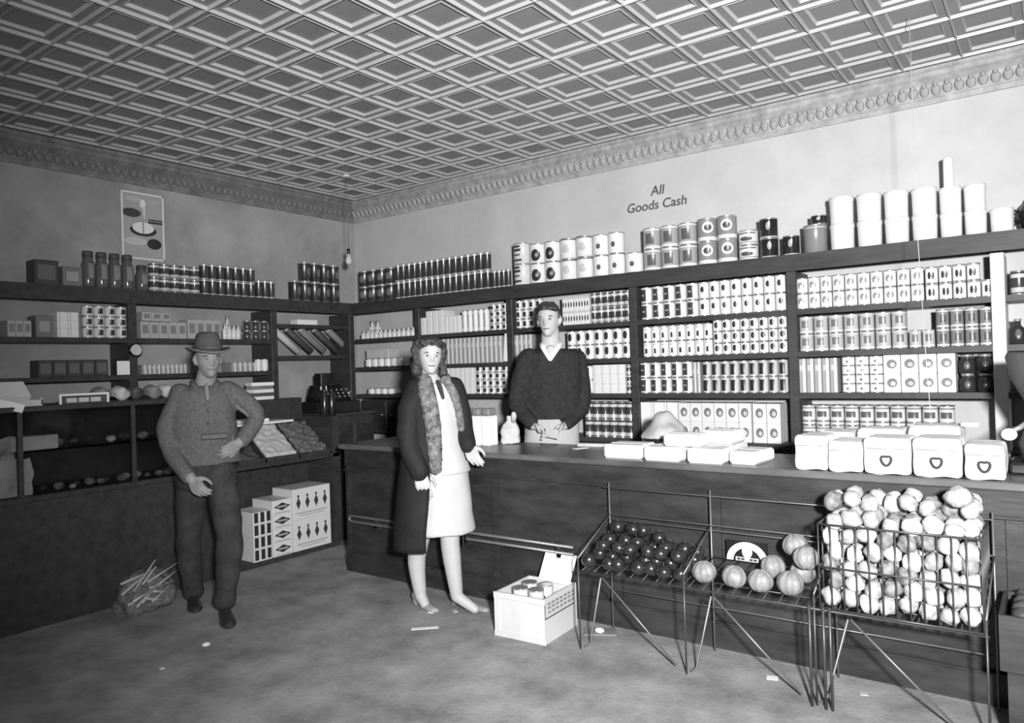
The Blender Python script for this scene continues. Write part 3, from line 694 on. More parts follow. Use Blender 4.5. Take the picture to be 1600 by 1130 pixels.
# ================================================================ wire display stand
ws = empty('wire_display_stand', (4.65, -1.75, 0), 'folding wire produce stand in front of the counter', 'display stand')
def wpart(name, pts, r=.0055, m='wire_light', n=6):
    r *= .8
    mb = MB().tube(pts, r, n); me = mb.mesh(name, m); shift(me, ws.location); return link(name, me, ws)
SX = [3.78, 4.35, 4.925, 5.53]
yb, yf = -1.605, -1.93
wpart('top_rail', [(3.74, yb, .77), (5.53, yb, .77)], .005)
for z in (.625, .60): wpart('middle_rail', [(3.78, yb, z), (5.53, yb, z)], .005)
wpart('lower_rail', [(3.78, yb, .22), (5.53, yb, .22)], .005)
for x in SX:
    wpart('upright', [(x, yb, 0), (x, yb, .80)], .006)
    wpart('side_wire', [(x, yb, .625), (x-.01, yf, .46)], .005)
    wpart('leg', [(x-.01, yf, 0), (x-.01, yf, .46)], .006, 'wire')
wpart('front_rail', [(3.76, yf, .40), (5.53, yf, .40)], .005, 'wire')
for x in SX[:3]:
    wpart('brace', [(x+.12, yf, .38), (x+.02, yf+.05, .02), (x, yf+.02, .006)], .006)
    wpart('brace', [(x+.13, yf, .38), (x+.5, yf+.02, .02)], .006)
for x in (4.90, 4.955, 4.98): wpart('leg', [(x, yf-.02, 0), (x, yf-.02, .42)], .008, 'wire')
for i in range(3):
    a, b = SX[i]+.01, SX[i+1]-.02
    mb = MB(); T = [Vector((a, yf, .40)), Vector((b, yf, .40)), Vector((b, yb, .47)), Vector((a, yb, .47))]
    for k in range(9):
        t = k/8; mb.tube([T[0].lerp(T[1], t), T[3].lerp(T[2], t)], .003, 5)
    for k in range(5):
        t = k/4; mb.tube([T[0].lerp(T[3], t), T[1].lerp(T[2], t)], .003, 5)
    me = mb.mesh('wire_tray', 'wire'); shift(me, ws.location); link('wire_tray', me, ws)
def tz(y): return .40+(y-yf)/(yb-yf)*.07
# apples
apple = MB().ball((0, 0, .036), (.038, .038, .036), 14, 10, fn=lambda d: 1-.16*max(0, d.z-.75)*4-.1*max(0, -d.z-.8)*4).mesh('apple', 'apple')
stem = MB().tube([(0, 0, .058), (.003, 0, .070), (.007, 0, .078)], .0022, 5).mesh('stem', 'wire')
def fruit(me, stm, name, loc, label, cat, group, s=1, tilt=.4):
    o = link(name, me, None, loc, 0, label, cat, group); o.rotation_euler = (random.uniform(-tilt, tilt), random.uniform(-tilt, tilt), random.uniform(0, 6))
    o.scale = (s, s, s*random.uniform(.93, 1.03))
    if stm: link('stem', stm, o)
    return o
for j in range(4):
    for i in range(7):
        y = yf+.045+j*.079; x = 3.83+i*.079+random.uniform(-.006, .006)
        fruit(apple, stem, 'apple', (x, y, tz(y)+.004), 'glossy dark apple in the bottom layer of the wire tray beside the white crate', 'apple', 'apples in the wire tray', random.uniform(.95, 1.03))
for j in range(3):
    for i in range(6-j):
        y = yf+.085+j*.079; x = 3.87+i*.079
        if random.random() < .9: fruit(apple, stem, 'apple', (x, y, tz(y)+.066), 'glossy dark apple in the second layer heaped in the wire tray by the white crate', 'apple', 'apples in the wire tray')
for i in range(3):
    y = yf+.16; fruit(apple, stem, 'apple', (3.90+i*.08, y+.03, tz(y)+.125), 'glossy dark apple at the very top of the apple heap in the wire tray', 'apple', 'apples in the wire tray')
# ribbed melons
def melon_fn(d):
    a = math.atan2(d.y, d.x); return 1-.11*(1-abs(math.sin(a*4))**.45)-.1*max(0, abs(d.z)-.85)
mel = MB().ball((0, 0, .058), (.060, .060, .056), 40, 14, fn=melon_fn).mesh('melon', 'melon')
mst = MB().tube([(0, 0, .106), (.0, 0, .118)], [.006, .004], 6).mesh('stem', 'wire')
MELG = 'ribbed pale melon in the front row of the tray below the arched label'
for x, y, z in ((4.42, yf+.065, 0), (4.545, yf+.06, 0), (4.675, yf+.062, 0), (4.80, yf+.065, 0), (4.70, yf+.19, 0), (4.83, yf+.185, 0), (4.865, yf+.09, .108), (4.80, yf+.2, .112)):
    fruit(mel, mst, 'melon', (x, y, tz(y)+.002+z), 'ribbed pale melon stacked on top of the others beside the vegetable basket' if z else (MELG if y < yf+.1 else 'ribbed pale melon in the back row of the melon tray'), 'melon', 'melons in the wire tray', .93, .2)
# arched produce label
al = empty('arched_label', (4.53, -1.612, .472), 'white half-round produce label propped behind the melons', 'label')
mb = MB()
for k in range(17):
    a = PI*k/16
    for r in (.068, .10):
        for yy in (0, -.004): mb.v.append((r*math.cos(a), yy, r*math.sin(a)*.92))
for k in range(16):
    b = k*4; c = b+4
    for q in ((b, b+2, c+2, c), (b+1, c+1, c+3, b+3), (b+2, b+3, c+3, c+2), (b, c, c+1, b+1)): mb.face(q)
mb.build('arch', 'white', al)
MB().ball((0, -.002, .045), (.026, .003, .03), 12, 8).build('medallion', 'white', al)
MB().box(-.055, .055, -.004, 0, 0, .018).build('strip', 'white2', al)
for k in (-2, -1, 1, 2): MB().box(-.008, .008, -.0055, -.004, .004, .014).build('letter', 'ink', al).location = (k*.02, 0, 0)
MB().box(-.1, .1, .001, .003, 0, .096).build('backing', 'black', al)
# wire basket with pale vegetables
bk = empty('wire_basket', (5.225, -1.78, .40), 'tall dark wire basket heaped with pale vegetables on the stand', 'basket')
bx0, bx1, by0, by1, bz0, bz1 = 4.945, 5.515, -1.95, -1.62, .415, .76
def bpart(pts, r=.0035):
    me = MB().tube(pts, r, 5).mesh('wire', 'wire'); shift(me, bk.location); link('wire', me, bk)
for k in range(13):
    x = bx0+(bx1-bx0)*k/12; bpart([(x, by0, bz0), (x, by0, bz1)]); bpart([(x, by0, bz0), (x, by1, bz0)])
for k in range(1, 6):
    y = by0+(by1-by0)*k/5
    for x in (bx0, bx1): bpart([(x, y, bz0), (x, y, bz1)])
for z in (bz0, .585, bz1):
    for q in (((bx0, by0), (bx1, by0)), ((bx1, by0), (bx1, by1)), ((bx0, by0), (bx0, by1)), ((bx0, by1), (bx1, by1))): bpart([(*q[0], z), (*q[1], z)], .0045)
from mathutils import noise as NZ
vegs = []
for s in range(4):
    fn = lambda d, s=s: 1+.30*NZ.noise(d*1.7+Vector((s*9, 3, 1)))+.05*NZ.noise(d*5+Vector((s, 0, 0)))
    vegs.append(MB().ball((0, 0, 0), (.042, .034, .035), 12, 9, fn=fn).mesh('root_vegetable', ('veg', 'veg2', 'veg3', 'veg')[s]))
VL = 'pale knobbly root vegetable heaped in the tall wire basket'
for k in range(7):
    for i in range(8):
        for j in range(4):
            if k < 5 and j == 2: continue
            if k < 4 and j == 3: continue
            z = bz0+.042+k*.064+.012*math.sin(i*1.9+k); x = bx0+.036+i*.0705+(.02 if k % 2 else 0)*(i < 7); y = by0+.042+j*.076
            if k == 6 and (j == 0 or random.random() < .35): continue
            if k == 5 and j == 0 and random.random() < .2: continue
            vi = random.randrange(4)
            VL = ('pale', 'greyish', 'whitish', 'pale')[vi]+' knobbly root vegetable '+('on top of the heap in the tall wire basket' if k >= 5 else 'against the front wires of the tall basket' if j == 0 else 'packed behind the front ones in the tall wire basket')
            o = link('root_vegetable', vegs[vi], None, (x+random.uniform(-.004, .004), y+random.uniform(-.003, .003), z+random.uniform(-.004, .004)), 0, VL, 'vegetable', 'vegetables in the wire basket')
            o.rotation_euler = (random.uniform(0, 6), random.uniform(0, 6), random.uniform(0, 6)); q = random.uniform(.9, 1.06); o.scale = (q, q, q)
o = link('root_vegetable', vegs[0], None, (5.44, by0+.1, bz0+.48), 0, 'single pale vegetable perched on top of the basket heap', 'vegetable'); o.scale = (1.15, 1.15, 1.15)
# dark vegetables beyond the basket
cr = empty('produce_crate', (5.70, -1.80, 0), 'low dark crate of vegetables standing past the wire basket', 'crate')
for nm, q in (('side', (-.14, .14, -.17, -.155, .30, .50)), ('side', (-.14, .14, .155, .17, .30, .50)), ('end', (-.14, -.125, -.155, .155, .30, .5)), ('end', (.125, .14, -.155, .155, .30, .5)), ('bottom', (-.125, .125, -.155, .155, .30, .315)), ('stand', (-.12, .12, -.14, .14, 0, .30))):
    MB().box(*q).build(nm, 'wood', cr)
for k in range(3):
    for i in range(3):
        for j in range(4):
            o = link('beet', vegs[(i+j) % 4], None, (5.63+i*.074, -1.915+j*.076, .352+k*.068), 0, 'dark round vegetable in the low crate past the basket', 'vegetable', 'vegetables in the low crate')
            o.material_slots[0].link = 'OBJECT'; o.material_slots[0].material = M['beet']; o.rotation_euler = (i, j, k)

# ================================================================ white crate on the floor
A = Vector((3.275, -2.0, 0)); Bp = Vector((3.585, -1.985, 0))
wc = empty('white_crate', (3.43, -1.825, 0), 'open white box of tins standing on the floor before the counter', 'crate', rz=.05)
mats_label = print_mat('crate_label', .62, [('r', .0, .0, 9, 9, .62)])
wq, dq, hq = .155, .172, .235
for nm, q in (('front', (-wq, wq, -dq, -dq+.012, 0, hq)), ('back', (-wq, wq, dq-.012, dq, 0, hq)), ('side', (-wq, -wq+.012, -dq+.012, dq-.012, 0, hq)), ('side', (wq-.012, wq, -dq+.012, dq-.012, 0, hq)), ('bottom', (-wq+.012, wq-.012, -dq+.012, dq-.012, .002, .014))):
    MB().box(*q).build(nm, 'white_paint', wc)
for nm, q in (('batten', (-wq-.006, wq+.006, -dq-.008, -dq, hq-.03, hq+.002)), ('batten', (-wq-.006, wq+.006, -dq-.008, -dq, 0, .03)), ('batten', (-wq-.004, -wq+.03, -dq-.006, -dq, .03, hq-.03))):
    MB().box(*q, bev=.002).build(nm, 'white_paint', wc)
lb = MB().box(wq, wq+.002, -dq+.0, dq-.03, .13, hq-.02).build('label_patch', 'white2', wc)
MB().box(wq+.002, wq+.003, -dq+.0, dq-.03, .13, .136).build('label_line', 'ink', wc); MB().box(wq+.002, wq+.003, -dq, -dq+.006, .13, hq-.02).build('label_line', 'ink', wc)
for k, z in enumerate((.155, .178, .198)):
    for j in range(7): MB().box(wq+.002, wq+.003, -.14+j*.042, -.14+j*.042+.028, z, z+.010).build('label_letter', 'grey', wc)
fl = MB().box(-.10, .10, -.006, 0, 0, .17).build('lid_flap', 'white', wc); fl.location = (.03, dq-.03, hq-.01); fl.rotation_euler = (-.5, .06, 0)
for k, (x, y) in enumerate(((-.05, -.08), (.045, -.07), (-.06, .03), (.04, .035))):
    c, s = math.cos(.05), math.sin(.05)
    o = link('food_can', can_mesh('food_can', .043, .235, sized('dspot' if k % 2 else 'white', .23, .043)), None, (3.43+x*c-y*s, -1.825+x*s+y*c, .0142), .2, 'white tin standing in the open white box on the floor', 'can', 'tins in the white box')
# litter on the floor
def scrap(px, py, w, d, rz, label, m='white', h=.003):
    p = at(px, py, 2, 0); return MB().box(-w/2, w/2, -d/2, d/2, 0, h).build('paper_scrap', m, None, loc=(p.x, p.y, 0), rz=rz, label=label, cat='litter')
scrap(664, 982, .15, .03, .75, 'long white paper strip lying on the floor before the woman')
scrap(674, 957, .035, .03, .3, 'small white scrap on the floor at the woman\'s feet')
scrap(711, 955, .03, .05, .9, 'small torn scrap under the woman\'s forward shoe', 'white2')
scrap(1207, 1060, .05, .04, .3, 'white scrap on the floor before the basket legs')
scrap(1350, 1085, .03, .03, .3, 'tiny pale scrap on the floor by the counter base', 'white2')
scrap(938, 988, .17, .10, .5, 'grey crumpled paper on the floor under the apples', 'grey', .006)
p = at(937, 991, 2, 0); MB().ball((0, 0, .02), (.028, .022, .014), 10, 6).build('paper_wad', 'white', None, loc=(p.x, p.y, 0), label='white wad of paper lying on the grey crumpled sheet', cat='litter')
p = at(322, 1008, 2, 0); MB().lathe([(.02, 0), (.022, .004), (.022, .009), (.012, .009)], 14, cap=False).build('bottle_cap', 'white', None, loc=(p.x, p.y, 0), label='white ring-shaped cap lying on the dark floor', cat='litter')
scrap(253, 1045, .02, .02, 0, 'tiny white scrap on the dark floor', 'white')

# ================================================================ side counter with bins and glass
sc_ = empty('display_counter', (.68, -2.5, 0), 'dark wooden display counter with glass front along the dim wall', 'counter')
def dpart(name, mb, m='wood', label=None): 
    me = mb.mesh(name, m); shift(me, sc_.location); return link(name, me, sc_, label=label)
FX, YS, YE, YL = .92, -2.05, -1.06, -4.3
dpart('body', MB().box(.42, FX, YL, YS, 0, .74))
dpart('ledge', MB().box(.42, FX+.012, YL, YE, .74, .775, bev=.004))
dpart('plinth', MB().box(.42, FX-.01, YS, YE, 0, .04))
dpart('recess_back', MB().box(.42, .60, YS, YE, .04, .74))
dpart('end_post', MB().box(.42, FX+.012, YE-.07, YE, .04, 1.08))
dpart('back_wall', MB().box(.42, .44, YL, YS, .775, 1.27))
for y in (-2.07, -2.75, -3.4, -4.05): dpart('mullion', MB().box(FX-.025, FX+.004, y-.013, y+.013, .775, 1.27))
dpart('top_frame', MB().box(.42, FX+.01, YL, YS+.02, 1.268, 1.30, bev=.004))
dpart('inner_shelf', MB().box(.44, .80, YL, YS-.02, 1.02, 1.03), 'glass')
for y0, y1 in ((-4.05, -3.4), (-3.4, -2.75), (-2.75, -2.07)): dpart('front_glass', MB().box(FX-.012, FX-.008, y0+.013, y1-.013, .775, 1.268), 'glass')
dpart('bin_back', MB().box(.42, .60, YS, YE-.07, .775, 1.05))
for y in (-2.04, -1.76, -1.45, -1.14):
    mb = MB(); mb.v = [(.60, y-.006, .775), (FX, y-.006, .775), (FX, y-.006, .80), (.60, y-.006, 1.05), (.60, y+.006, .775), (FX, y+.006, .775), (FX, y+.006, .80), (.60, y+.006, 1.05)]
    for q in ((0, 1, 2, 3), (7, 6, 5, 4), (1, 5, 6, 2), (2, 6, 7, 3), (0, 3, 7, 4), (0, 4, 5, 1)): mb.face(q)
    dpart('bin_divider', mb)
dpart('riser', MB().box(.42, .545, YS, YE-.07, 1.05, 1.235, bev=.003))
dpart('bin_lip', MB().box(FX-.012, FX, YS, YE-.07, .775, .81))
# bin fills: sloping sacks
def binfill(y0, y1, m, name, label, noise, ns, off=0):
    mb = MB(); mb.v = [(.615, y0, .78), (FX-.02, y0, .78), (FX-.02, y0, .80+off), (.615, y0, 1.02+off), (.615, y1, .78), (FX-.02, y1, .78), (FX-.02, y1, .80+off), (.615, y1, 1.02+off)]
    for q in ((3, 2, 1, 0), (4, 5, 6, 7), (2, 6, 5, 1), (3, 7, 6, 2), (4, 7, 3, 0), (1, 5, 4, 0)): mb.face(q)
    me = remesh(mb, name, .010, 2, noise, ns, m); o = link(name, me, None, None, 0, label, 'goods'); 
    c = Vector((.75, (y0+y1)/2, .78)); shift(me, c); o.location = c; return o
binfill(-2.02, -1.79, 'dgrey', 'sack', 'dark sack of goods in the sloping bin beside the hatted man', .02, 18)
binfill(-1.74, -1.47, 'white2', 'sack', 'white mottled paper sack lying in the middle sloping bin', .012, 22, .03)
binfill(-1.43, -1.16, 'straw', 'sack', 'coarse light sack of lumpy goods in the end sloping bin', .022, 24, .02)
MB().box(-.10, .10, -.33, .33, 0, .018, bev=.003).build('newspaper', 'white', None, loc=(.66, -1.70, 1.051), label='folded white newspapers lying along the top of the sloping bins', cat='newspaper').rotation_euler = (0, .0, .06)
MB().box(-.07, .07, -.13, .13, 0, .025, bev=.003).build('newspaper', 'white', None, loc=(.63, -1.70, 1.069), label='short white paper bundle on the folded newspapers', cat='newspaper').rotation_euler = (0, 0, -.12)
# soap cartons in the recess
sm1 = print_mat('soap_spine', .74, [('r', 0, .05, .017, .038, .03)], rough=.5)
sm2 = print_mat('soap_front', .74, [('d', 0, .055, .075, .030, .03), ('r', 0, .055, .045, .008, .35), ('r', 0, .010, .07, .004, .4)], rough=.5)
sm3 = print_mat('cleanser_front', .72, [(k, x, z, a, b, v) for x in (-.13, -.043, .043, .13) for k, z, a, b, v in (('d', .13, .022, .05, .05), ('e', .185, .010, .012, .05))]+[('r', 0, .05, .15, .006, .45), ('r', 0, .03, .12, .005, .5)], rough=.5)
def soap(y0, w, h, z, m, name, label, group, d=.26):
    o = MB().box(-w/2+.001, w/2-.001, 0, d, 0, h-.001, bev=.002).build(name, m, None, loc=(FX-.005, y0+w/2, z), rz=PI/2, label=label, cat='carton', group=group)
for i in range(3):
    for t in range(4): soap(-1.885+i*.054, .052, .093, .04+t*.093, sm1, 'soap_carton', 'narrow white carton with dark panel in the low stack under the bins', 'narrow soap cartons')
for t in range(4): soap(-1.715, .175, .108, .04+t*.108, sm2, 'soap_carton', 'white carton with dark lozenge in the stack of four under the bins', 'lozenge cartons')
for t in range(2): soap(-1.53, .37, .245, .04+t*.245, sm3, 'cleanser_carton', 'large white carton with row of dark figures-like marks under the bins' if False else 'large white carton printed with a row of dark marks, under the bins', 'large marked cartons')
# goods behind the case glass
def put(mb, name, m, loc, label, cat, rz=0, rot=None, group=None):
    o = mb.build(name, m, None, loc=loc, rz=rz, label=label, cat=cat, group=group)
    if rot: o.rotation_euler = rot
    return o
def crumpled(w_, h_, seed, th=.004):
    from mathutils import noise as nz
    mb = MB(); n_ = 12
    for side in (0, 1):
        for j_ in range(n_+1):
            for i_ in range(n_+1):
                x_, z_ = (i_/n_-.5)*w_, j_/n_*h_
                mb.v.append((x_+.012*nz.noise(Vector((z_*20, seed, 1))), .03*nz.noise(Vector((x_*14, z_*14, seed)))*min(1, z_*30)+th*side, z_*(1+.08*nz.noise(Vector((x_*9, seed, 3))))))
    N_ = (n_+1)**2
    for j_ in range(n_):
        for i_ in range(n_):
            a_ = j_*(n_+1)+i_; q = (a_, a_+1, a_+n_+2, a_+n_+1); mb.face(q); mb.face([N_+t_ for t_ in q[::-1]])
    return mb
put(crumpled(.20, .22, 3.1), 'newspaper', 'white2', (.86, -3.42, .777), 'crumpled pale newspaper standing close behind the case glass', 'newspaper', rz=PI/2)
put(crumpled(.16, .33, 7.7), 'newspaper', 'white2', (.78, -3.44, .777), 'taller crumpled newspaper standing deeper in the glass case', 'newspaper', rz=PI/2+.3)
put(MB().box(-.13, .13, -.05, .05, 0, .085, bev=.003), 'white_carton', 'white2', (.75, -3.28, 1.031), 'pale oblong box on the glass shelf inside the case', 'carton', rz=PI/2)
rr = random.Random(3)
for k in range(16):
    y = -3.22+k*.062; s = rr.uniform(.02, .034)
    put(MB().ball((0, 0, s*.7), (s, s, s*.72), 8, 6), 'candy_bag', ('white2', 'grey', 'dgrey')[rr.randrange(3)], (rr.uniform(.72, .86), y, .776), 'small twisted sweet bag on the floor of the glass case', 'candy', group='sweet bags in the glass case')
for k in range(9):
    y = -3.1+k*.1; s = rr.uniform(.018, .03)
    put(MB().ball((0, 0, s), (s*1.6, s*1.4, s), 8, 6), 'candy_bag', ('white2', 'grey', 'dgrey')[rr.randrange(3)], (rr.uniform(.6, .74), y, 1.0305), 'small sweet bag on the glass shelf inside the case', 'candy', group='sweet bags on the glass shelf')
# on top of the case
CT = 1.30
def tray(px0, px1, y_, x_, w, d, label, rz, tilt=0):
    t = empty('display_box', (x_, y_, CT), label, 'box', rz=rz)
    for nm, q in (('bottom', (-w/2, w/2, -d/2, d/2, 0, .008)), ('side', (-w/2, -w/2+.006, -d/2, d/2, .008, .05)), ('side', (w/2-.006, w/2, -d/2, d/2, .008, .05)), ('front', (-w/2, w/2, -d/2, -d/2+.006, .008, .035)), ('back', (-w/2, w/2, d/2-.006, d/2, .008, .06))):
        MB().box(*q).build(nm, 'white2', t)
    l = MB().box(-w/2, w/2, -.003, .003, 0, d*.8).build('lid', 'white', t); l.location = (0, d/2, .06); l.rotation_euler = (-.9, 0, 0)
tray(20, 80, -3.40, .80, .27, .17, 'open white display box with raised lid on the glass case', PI/2)
tray(20, 80, -3.42, .58, .25, .16, 'second open white display box standing further back on the case', PI/2)
put(MB().box(-.12, .12, -.003, .003, 0, .05), 'price_strip', 'white', (.90, -3.50, CT), 'white torn price strip leaning at the case edge', 'card', rz=PI/2-.5, rot=(-.25, .3, PI/2-.4))
fr = empty('candy_strip', (.885, -3.03, CT), 'white framed strip of small packets on the case edge', 'display strip', rz=PI/2)
for q in ((-.145, .145, .05, .062), (-.145, -.133, 0, .05), (.133, .145, 0, .05)): MB().box(q[0], q[1], -.01, 0, q[2], q[3]).build('frame', 'white', fr)
MB().box(-.133, .133, -.004, 0, 0, .05).build('backing', 'dgrey', fr)
for k in (-.075, -.005, .065): MB().box(k-.03, k+.03, -.008, -.004, .008, .036, bev=.001).build('packet', 'white2', fr)
for k in range(5):
    y = -2.83+k*.11
    sb = MB().ball((0, 0, .04), (.075, .06, .045), 14, 10)
    me = remesh(sb, 'goods_bag', .010, 1, .022, 16, ('grey', 'white2', 'dgrey', 'grey', 'white2')[k]); link('goods_bag', me, None, (.66+.03*(k % 2), y, CT+.008), 0, ('grey crumpled bag next to the candy strip', 'pale crumpled bag second from the candy strip', 'dark crumpled bag amid the bags on the case', 'grey crumpled bag beside the hatted man', 'pale crumpled bag behind the hatted man')[k]+' on the glass case', 'bag')
# shelf behind the bins: papers and register
bc = empty('back_cabinet', (.62, -.83, 0), 'dark narrow cabinet in the corner carrying the cash register', 'cabinet')
for nm, q in (('body', (.33, .80, -1.04, -.55, 0, 1.06)), ('top', (.32, .82, -1.05, -.53, 1.06, 1.09))):
    me = MB().box(*q, bev=.004).mesh(nm, 'wood'); shift(me, bc.location); link(nm, me, bc)
for y in (-.92, -.67):
    me = MB().box(.80, .812, y-.11, y+.11, .1, .98, bev=.003).mesh('door', 'wood2'); shift(me, bc.location); d = link('door', me, bc)
    MB().ball((.818-.62, y+.83, .6), .012, 8, 6).build('knob', 'metal', d)
cr_ = empty('cash_register', (.60, -.86, 1.09), 'black cash register on the corner cabinet', 'cash register', rz=PI/2)
MB().box(-.19, .19, -.17, .17, 0, .10, bev=.008).build('drawer', 'black', cr_)
MB().rings([((0, .03, .10), .17, .14, -PI/2, 5), ((0, .04, .17), .165, .12, -PI/2, 4), ((0, .06, .24), .15, .08, -PI/2, 4)], 24).build('body', 'black', cr_)
MB().box(-.085, .065, .02, .12, .235, .345, bev=.006).build('indicator', 'black', cr_)
for i in range(5):
    for j in range(3):
        k = MB().lathe([(.009, 0), (.011, .006), (.008, .010)], 10).build('key', 'metal', cr_); k.location = (-.11+i*.055, -.115+j*.02, .135+j*.03); k.rotation_euler = (.7, 0, 0)
MB().box(-.15, -.09, -.06, -.04, .20, .235, bev=.003).build('receipt', 'white', cr_)
MB().tube([(.18, 0, .13), (.21, -.02, .18)], .008).build('crank', 'metal', cr_)
pp = empty('magazine_stack', (.485, -1.50, 1.2355), 'stack of white striped magazines on the bin counter beside the register', 'magazines')
for k in range(5):
    o = MB().box(-.055, .055, -.10, .10, 0, .028, bev=.002).build('magazine', ('white', 'dgrey', 'white', 'grey', 'white')[k], pp); o.location = (0, 0, k*.0285); o.rotation_euler = (0, 0, (.12, -.2, .1, .3, -.1)[k])
for k, (y, x) in enumerate(((-1.0, .88), (-1.09, .86))):
    pass
# dark bottles in the gap
for k in range(2):
    put(bottle_mb if False else MB().lathe([(.03, 0), (.034, .01), (.034, .15), (.014, .2), (.012, .25), (.016, .25), (.016, .262)], 12), 'dark_bottle', 'black', (.86, -1.085-.02+.075*k-.04, 1.081), 'dark bottle on the end post of the sloping bins', 'bottle', group='bottles on the end post')
# bundle of split sticks on the floor
bs = empty('kindling_sack', (1.12, -2.80, 0), 'coarse sack bursting with split kindling sticks on the dark floor', 'kindling')
sk = MB().rings([((0, 0, 0), .15, .11, 0, 3), ((0, 0, .03), .17, .13, 0, 3), ((0, 0, .14), .165, .12, 0, 2.6), ((.01, 0, .2), .13, .09, 0, 2.4), ((.01, 0, .23), .09, .06, 0)], 24)
link('sack', remesh(sk, 'sack', .011, 1, .03, 12, 'straw'), bs)
rs = random.Random(5)
for k in range(14):
    a = rs.uniform(-.5, .9); L_ = rs.uniform(.18, .33); y = rs.uniform(-.15, .05); z = rs.uniform(.08, .24); x = .12+rs.uniform(0, .03)
    MB().tube([(x, y-L_/2*math.cos(a)*.5, z-L_/2*math.sin(a)*.6), (x-.02, y+L_/2*math.cos(a), z+L_/2*math.sin(a)*.7)], [.008, .005], 5).build('stick', 'stick', bs)
# dark cupboard in the corner bay of the shelving
cb = empty('corner_cupboard', (.75, -.25, .89), 'dark cupboard set into the corner bay behind the woman', 'cupboard')
MB().box(-.37, .34, -.06, .22, 0, .28, bev=.004).build('body', 'wood', cb)
for x in (-.19, .165):
    d = MB().box(x-.165, x+.165, -.075, -.06, .02, .26, bev=.003).build('door', 'wood2', cb); MB().ball((x+.12*(1 if x < 0 else -1), -.083, .14), .01, 8, 6).build('knob', 'metal', d)
R('c', 572, 612, 4, 1, 9, 'can', 'white', 'small_tin', 'tin', 'little bright tin on the third shelf above the corner cupboard')

# unlit pendant bulb hanging near the corner
yq = -.5
for _ in range(60):
    pc = onshelf(541, 3.12, 1, yq); e_ = proj(pc)[1]-277
    yq -= e_*.004
pl_ = empty('pendant_bulb', (pc.x, pc.y, 3.12), 'unlit bare bulb hanging on a thin cord near the room corner', 'lamp')
zb = onshelf(543, 2.3, 1, yq)
for _ in range(20): zb = at(543, 398, 1, yq)
L_ = 3.12-zb.z
MB().lathe([(.03, 0), (.034, -.004), (.034, .018), (.02, .02)], 16).build('ceiling_rose', 'white_paint', pl_)
MB().tube([(0, 0, 0), (0, 0, -L_+.05)], .0022, 6).build('cord', 'wire_light', pl_)
MB().lathe([(.010, -L_+.05), (.015, -L_+.045), (.015, -L_+.01), (.010, -L_+.005)], 12).build('socket', 'black', pl_)
MB().lathe([(.010, -L_+.006), (.013, -L_-.012), (.026, -L_-.04), (.029, -L_-.06), (.022, -L_-.08), (.004, -L_-.09)], 16).build('bulb', 'white2', pl_)

# ================================================================ people
M['hair_dark'] = mat('dark_hair', .025, .35, .6, var=.6, scale=60, stretch=(1, 1, .3), bump=.5)
M['hair_wavy'] = mat('wavy_hair', .04, .4, .5, var=.7, scale=40, bump=.6)
M['coat'] = mat('black_coat', .018, .75, .25, var=.3, scale=10, bump=.2)
M['fur'] = mat('grey_fur', .17, .85, .3, var=.8, scale=28, bump=.8, bscale=70)
M['dress'] = mat('pale_dress', .52, .75, .25, var=.04, scale=6)
M['sweater'] = mat('dark_sweater', .030, .9, .15, var=.3, scale=30, bump=.3)
M['apron'] = mat('pale_apron', .45, .8, .2, var=.1)
M['tweed'] = mat('grey_tweed', .115, .9, .15, var=.3, scale=60, bump=.3)
M['felt'] = mat('grey_felt', .085, .85, .2, var=.2, scale=30)
M['brim'] = mat('felt_lit', .17, .8, .2, var=.15, scale=30)  # same felt as the crown, lightened: the light on the brim is painted in
M['trouser'] = mat('dark_trousers', .045, .85, .2, var=.35, scale=12)
M['leather'] = mat('dark_leather', .03, .35, .5, var=.3)
M['shoe_pale'] = mat('pale_shoe', .30, .4, .5, var=.15)
M['eye'] = mat('eye_white', .35, .3, .5, var=.02); M['lip'] = mat('lips', .16, .5, .4, var=.05)
def lerp_tab(tab, v):
    for (a, x), (b, y) in zip(tab[:-1], tab[1:]):
        if v <= b: t = (v-a)/(b-a); t = t*t*(3-2*t)*.5+t*.5; return x+(y-x)*t
    return tab[-1][1]
WA = [(-1, .012), (-.95, .030), (-.8, .044), (-.55, .056), (-.2, .068), (.1, .073), (.4, .074), (.65, .066), (.85, .046), (.95, .027), (1, .004)]
WF = [(-1, .045), (-.95, .078), (-.8, .087), (-.55, .084), (-.3, .087), (0, .086), (.2, .091), (.5, .087), (.7, .075), (.85, .054), (.95, .03), (1, .004)]
WB = [(-1, -.03), (-.95, -.015), (-.8, .012), (-.55, .05), (-.2, .085), (.1, .098), (.4, .10), (.65, .09), (.85, .062), (.95, .036), (1, .004)]
def g_(x, s): return math.exp(-(x/s)**2)
def frame(fa, pitch=0, roll=0):
    F = Vector((math.cos(fa)*math.cos(pitch), math.sin(fa)*math.cos(pitch), math.sin(pitch))); Z_ = Vector((0, 0, 1))
    S = Z_.cross(F).normalized(); U = F.cross(S).normalized()
    S2 = S*math.cos(roll)+U*math.sin(roll); U2 = U*math.cos(roll)-S*math.sin(roll)
    return F, S2, U2
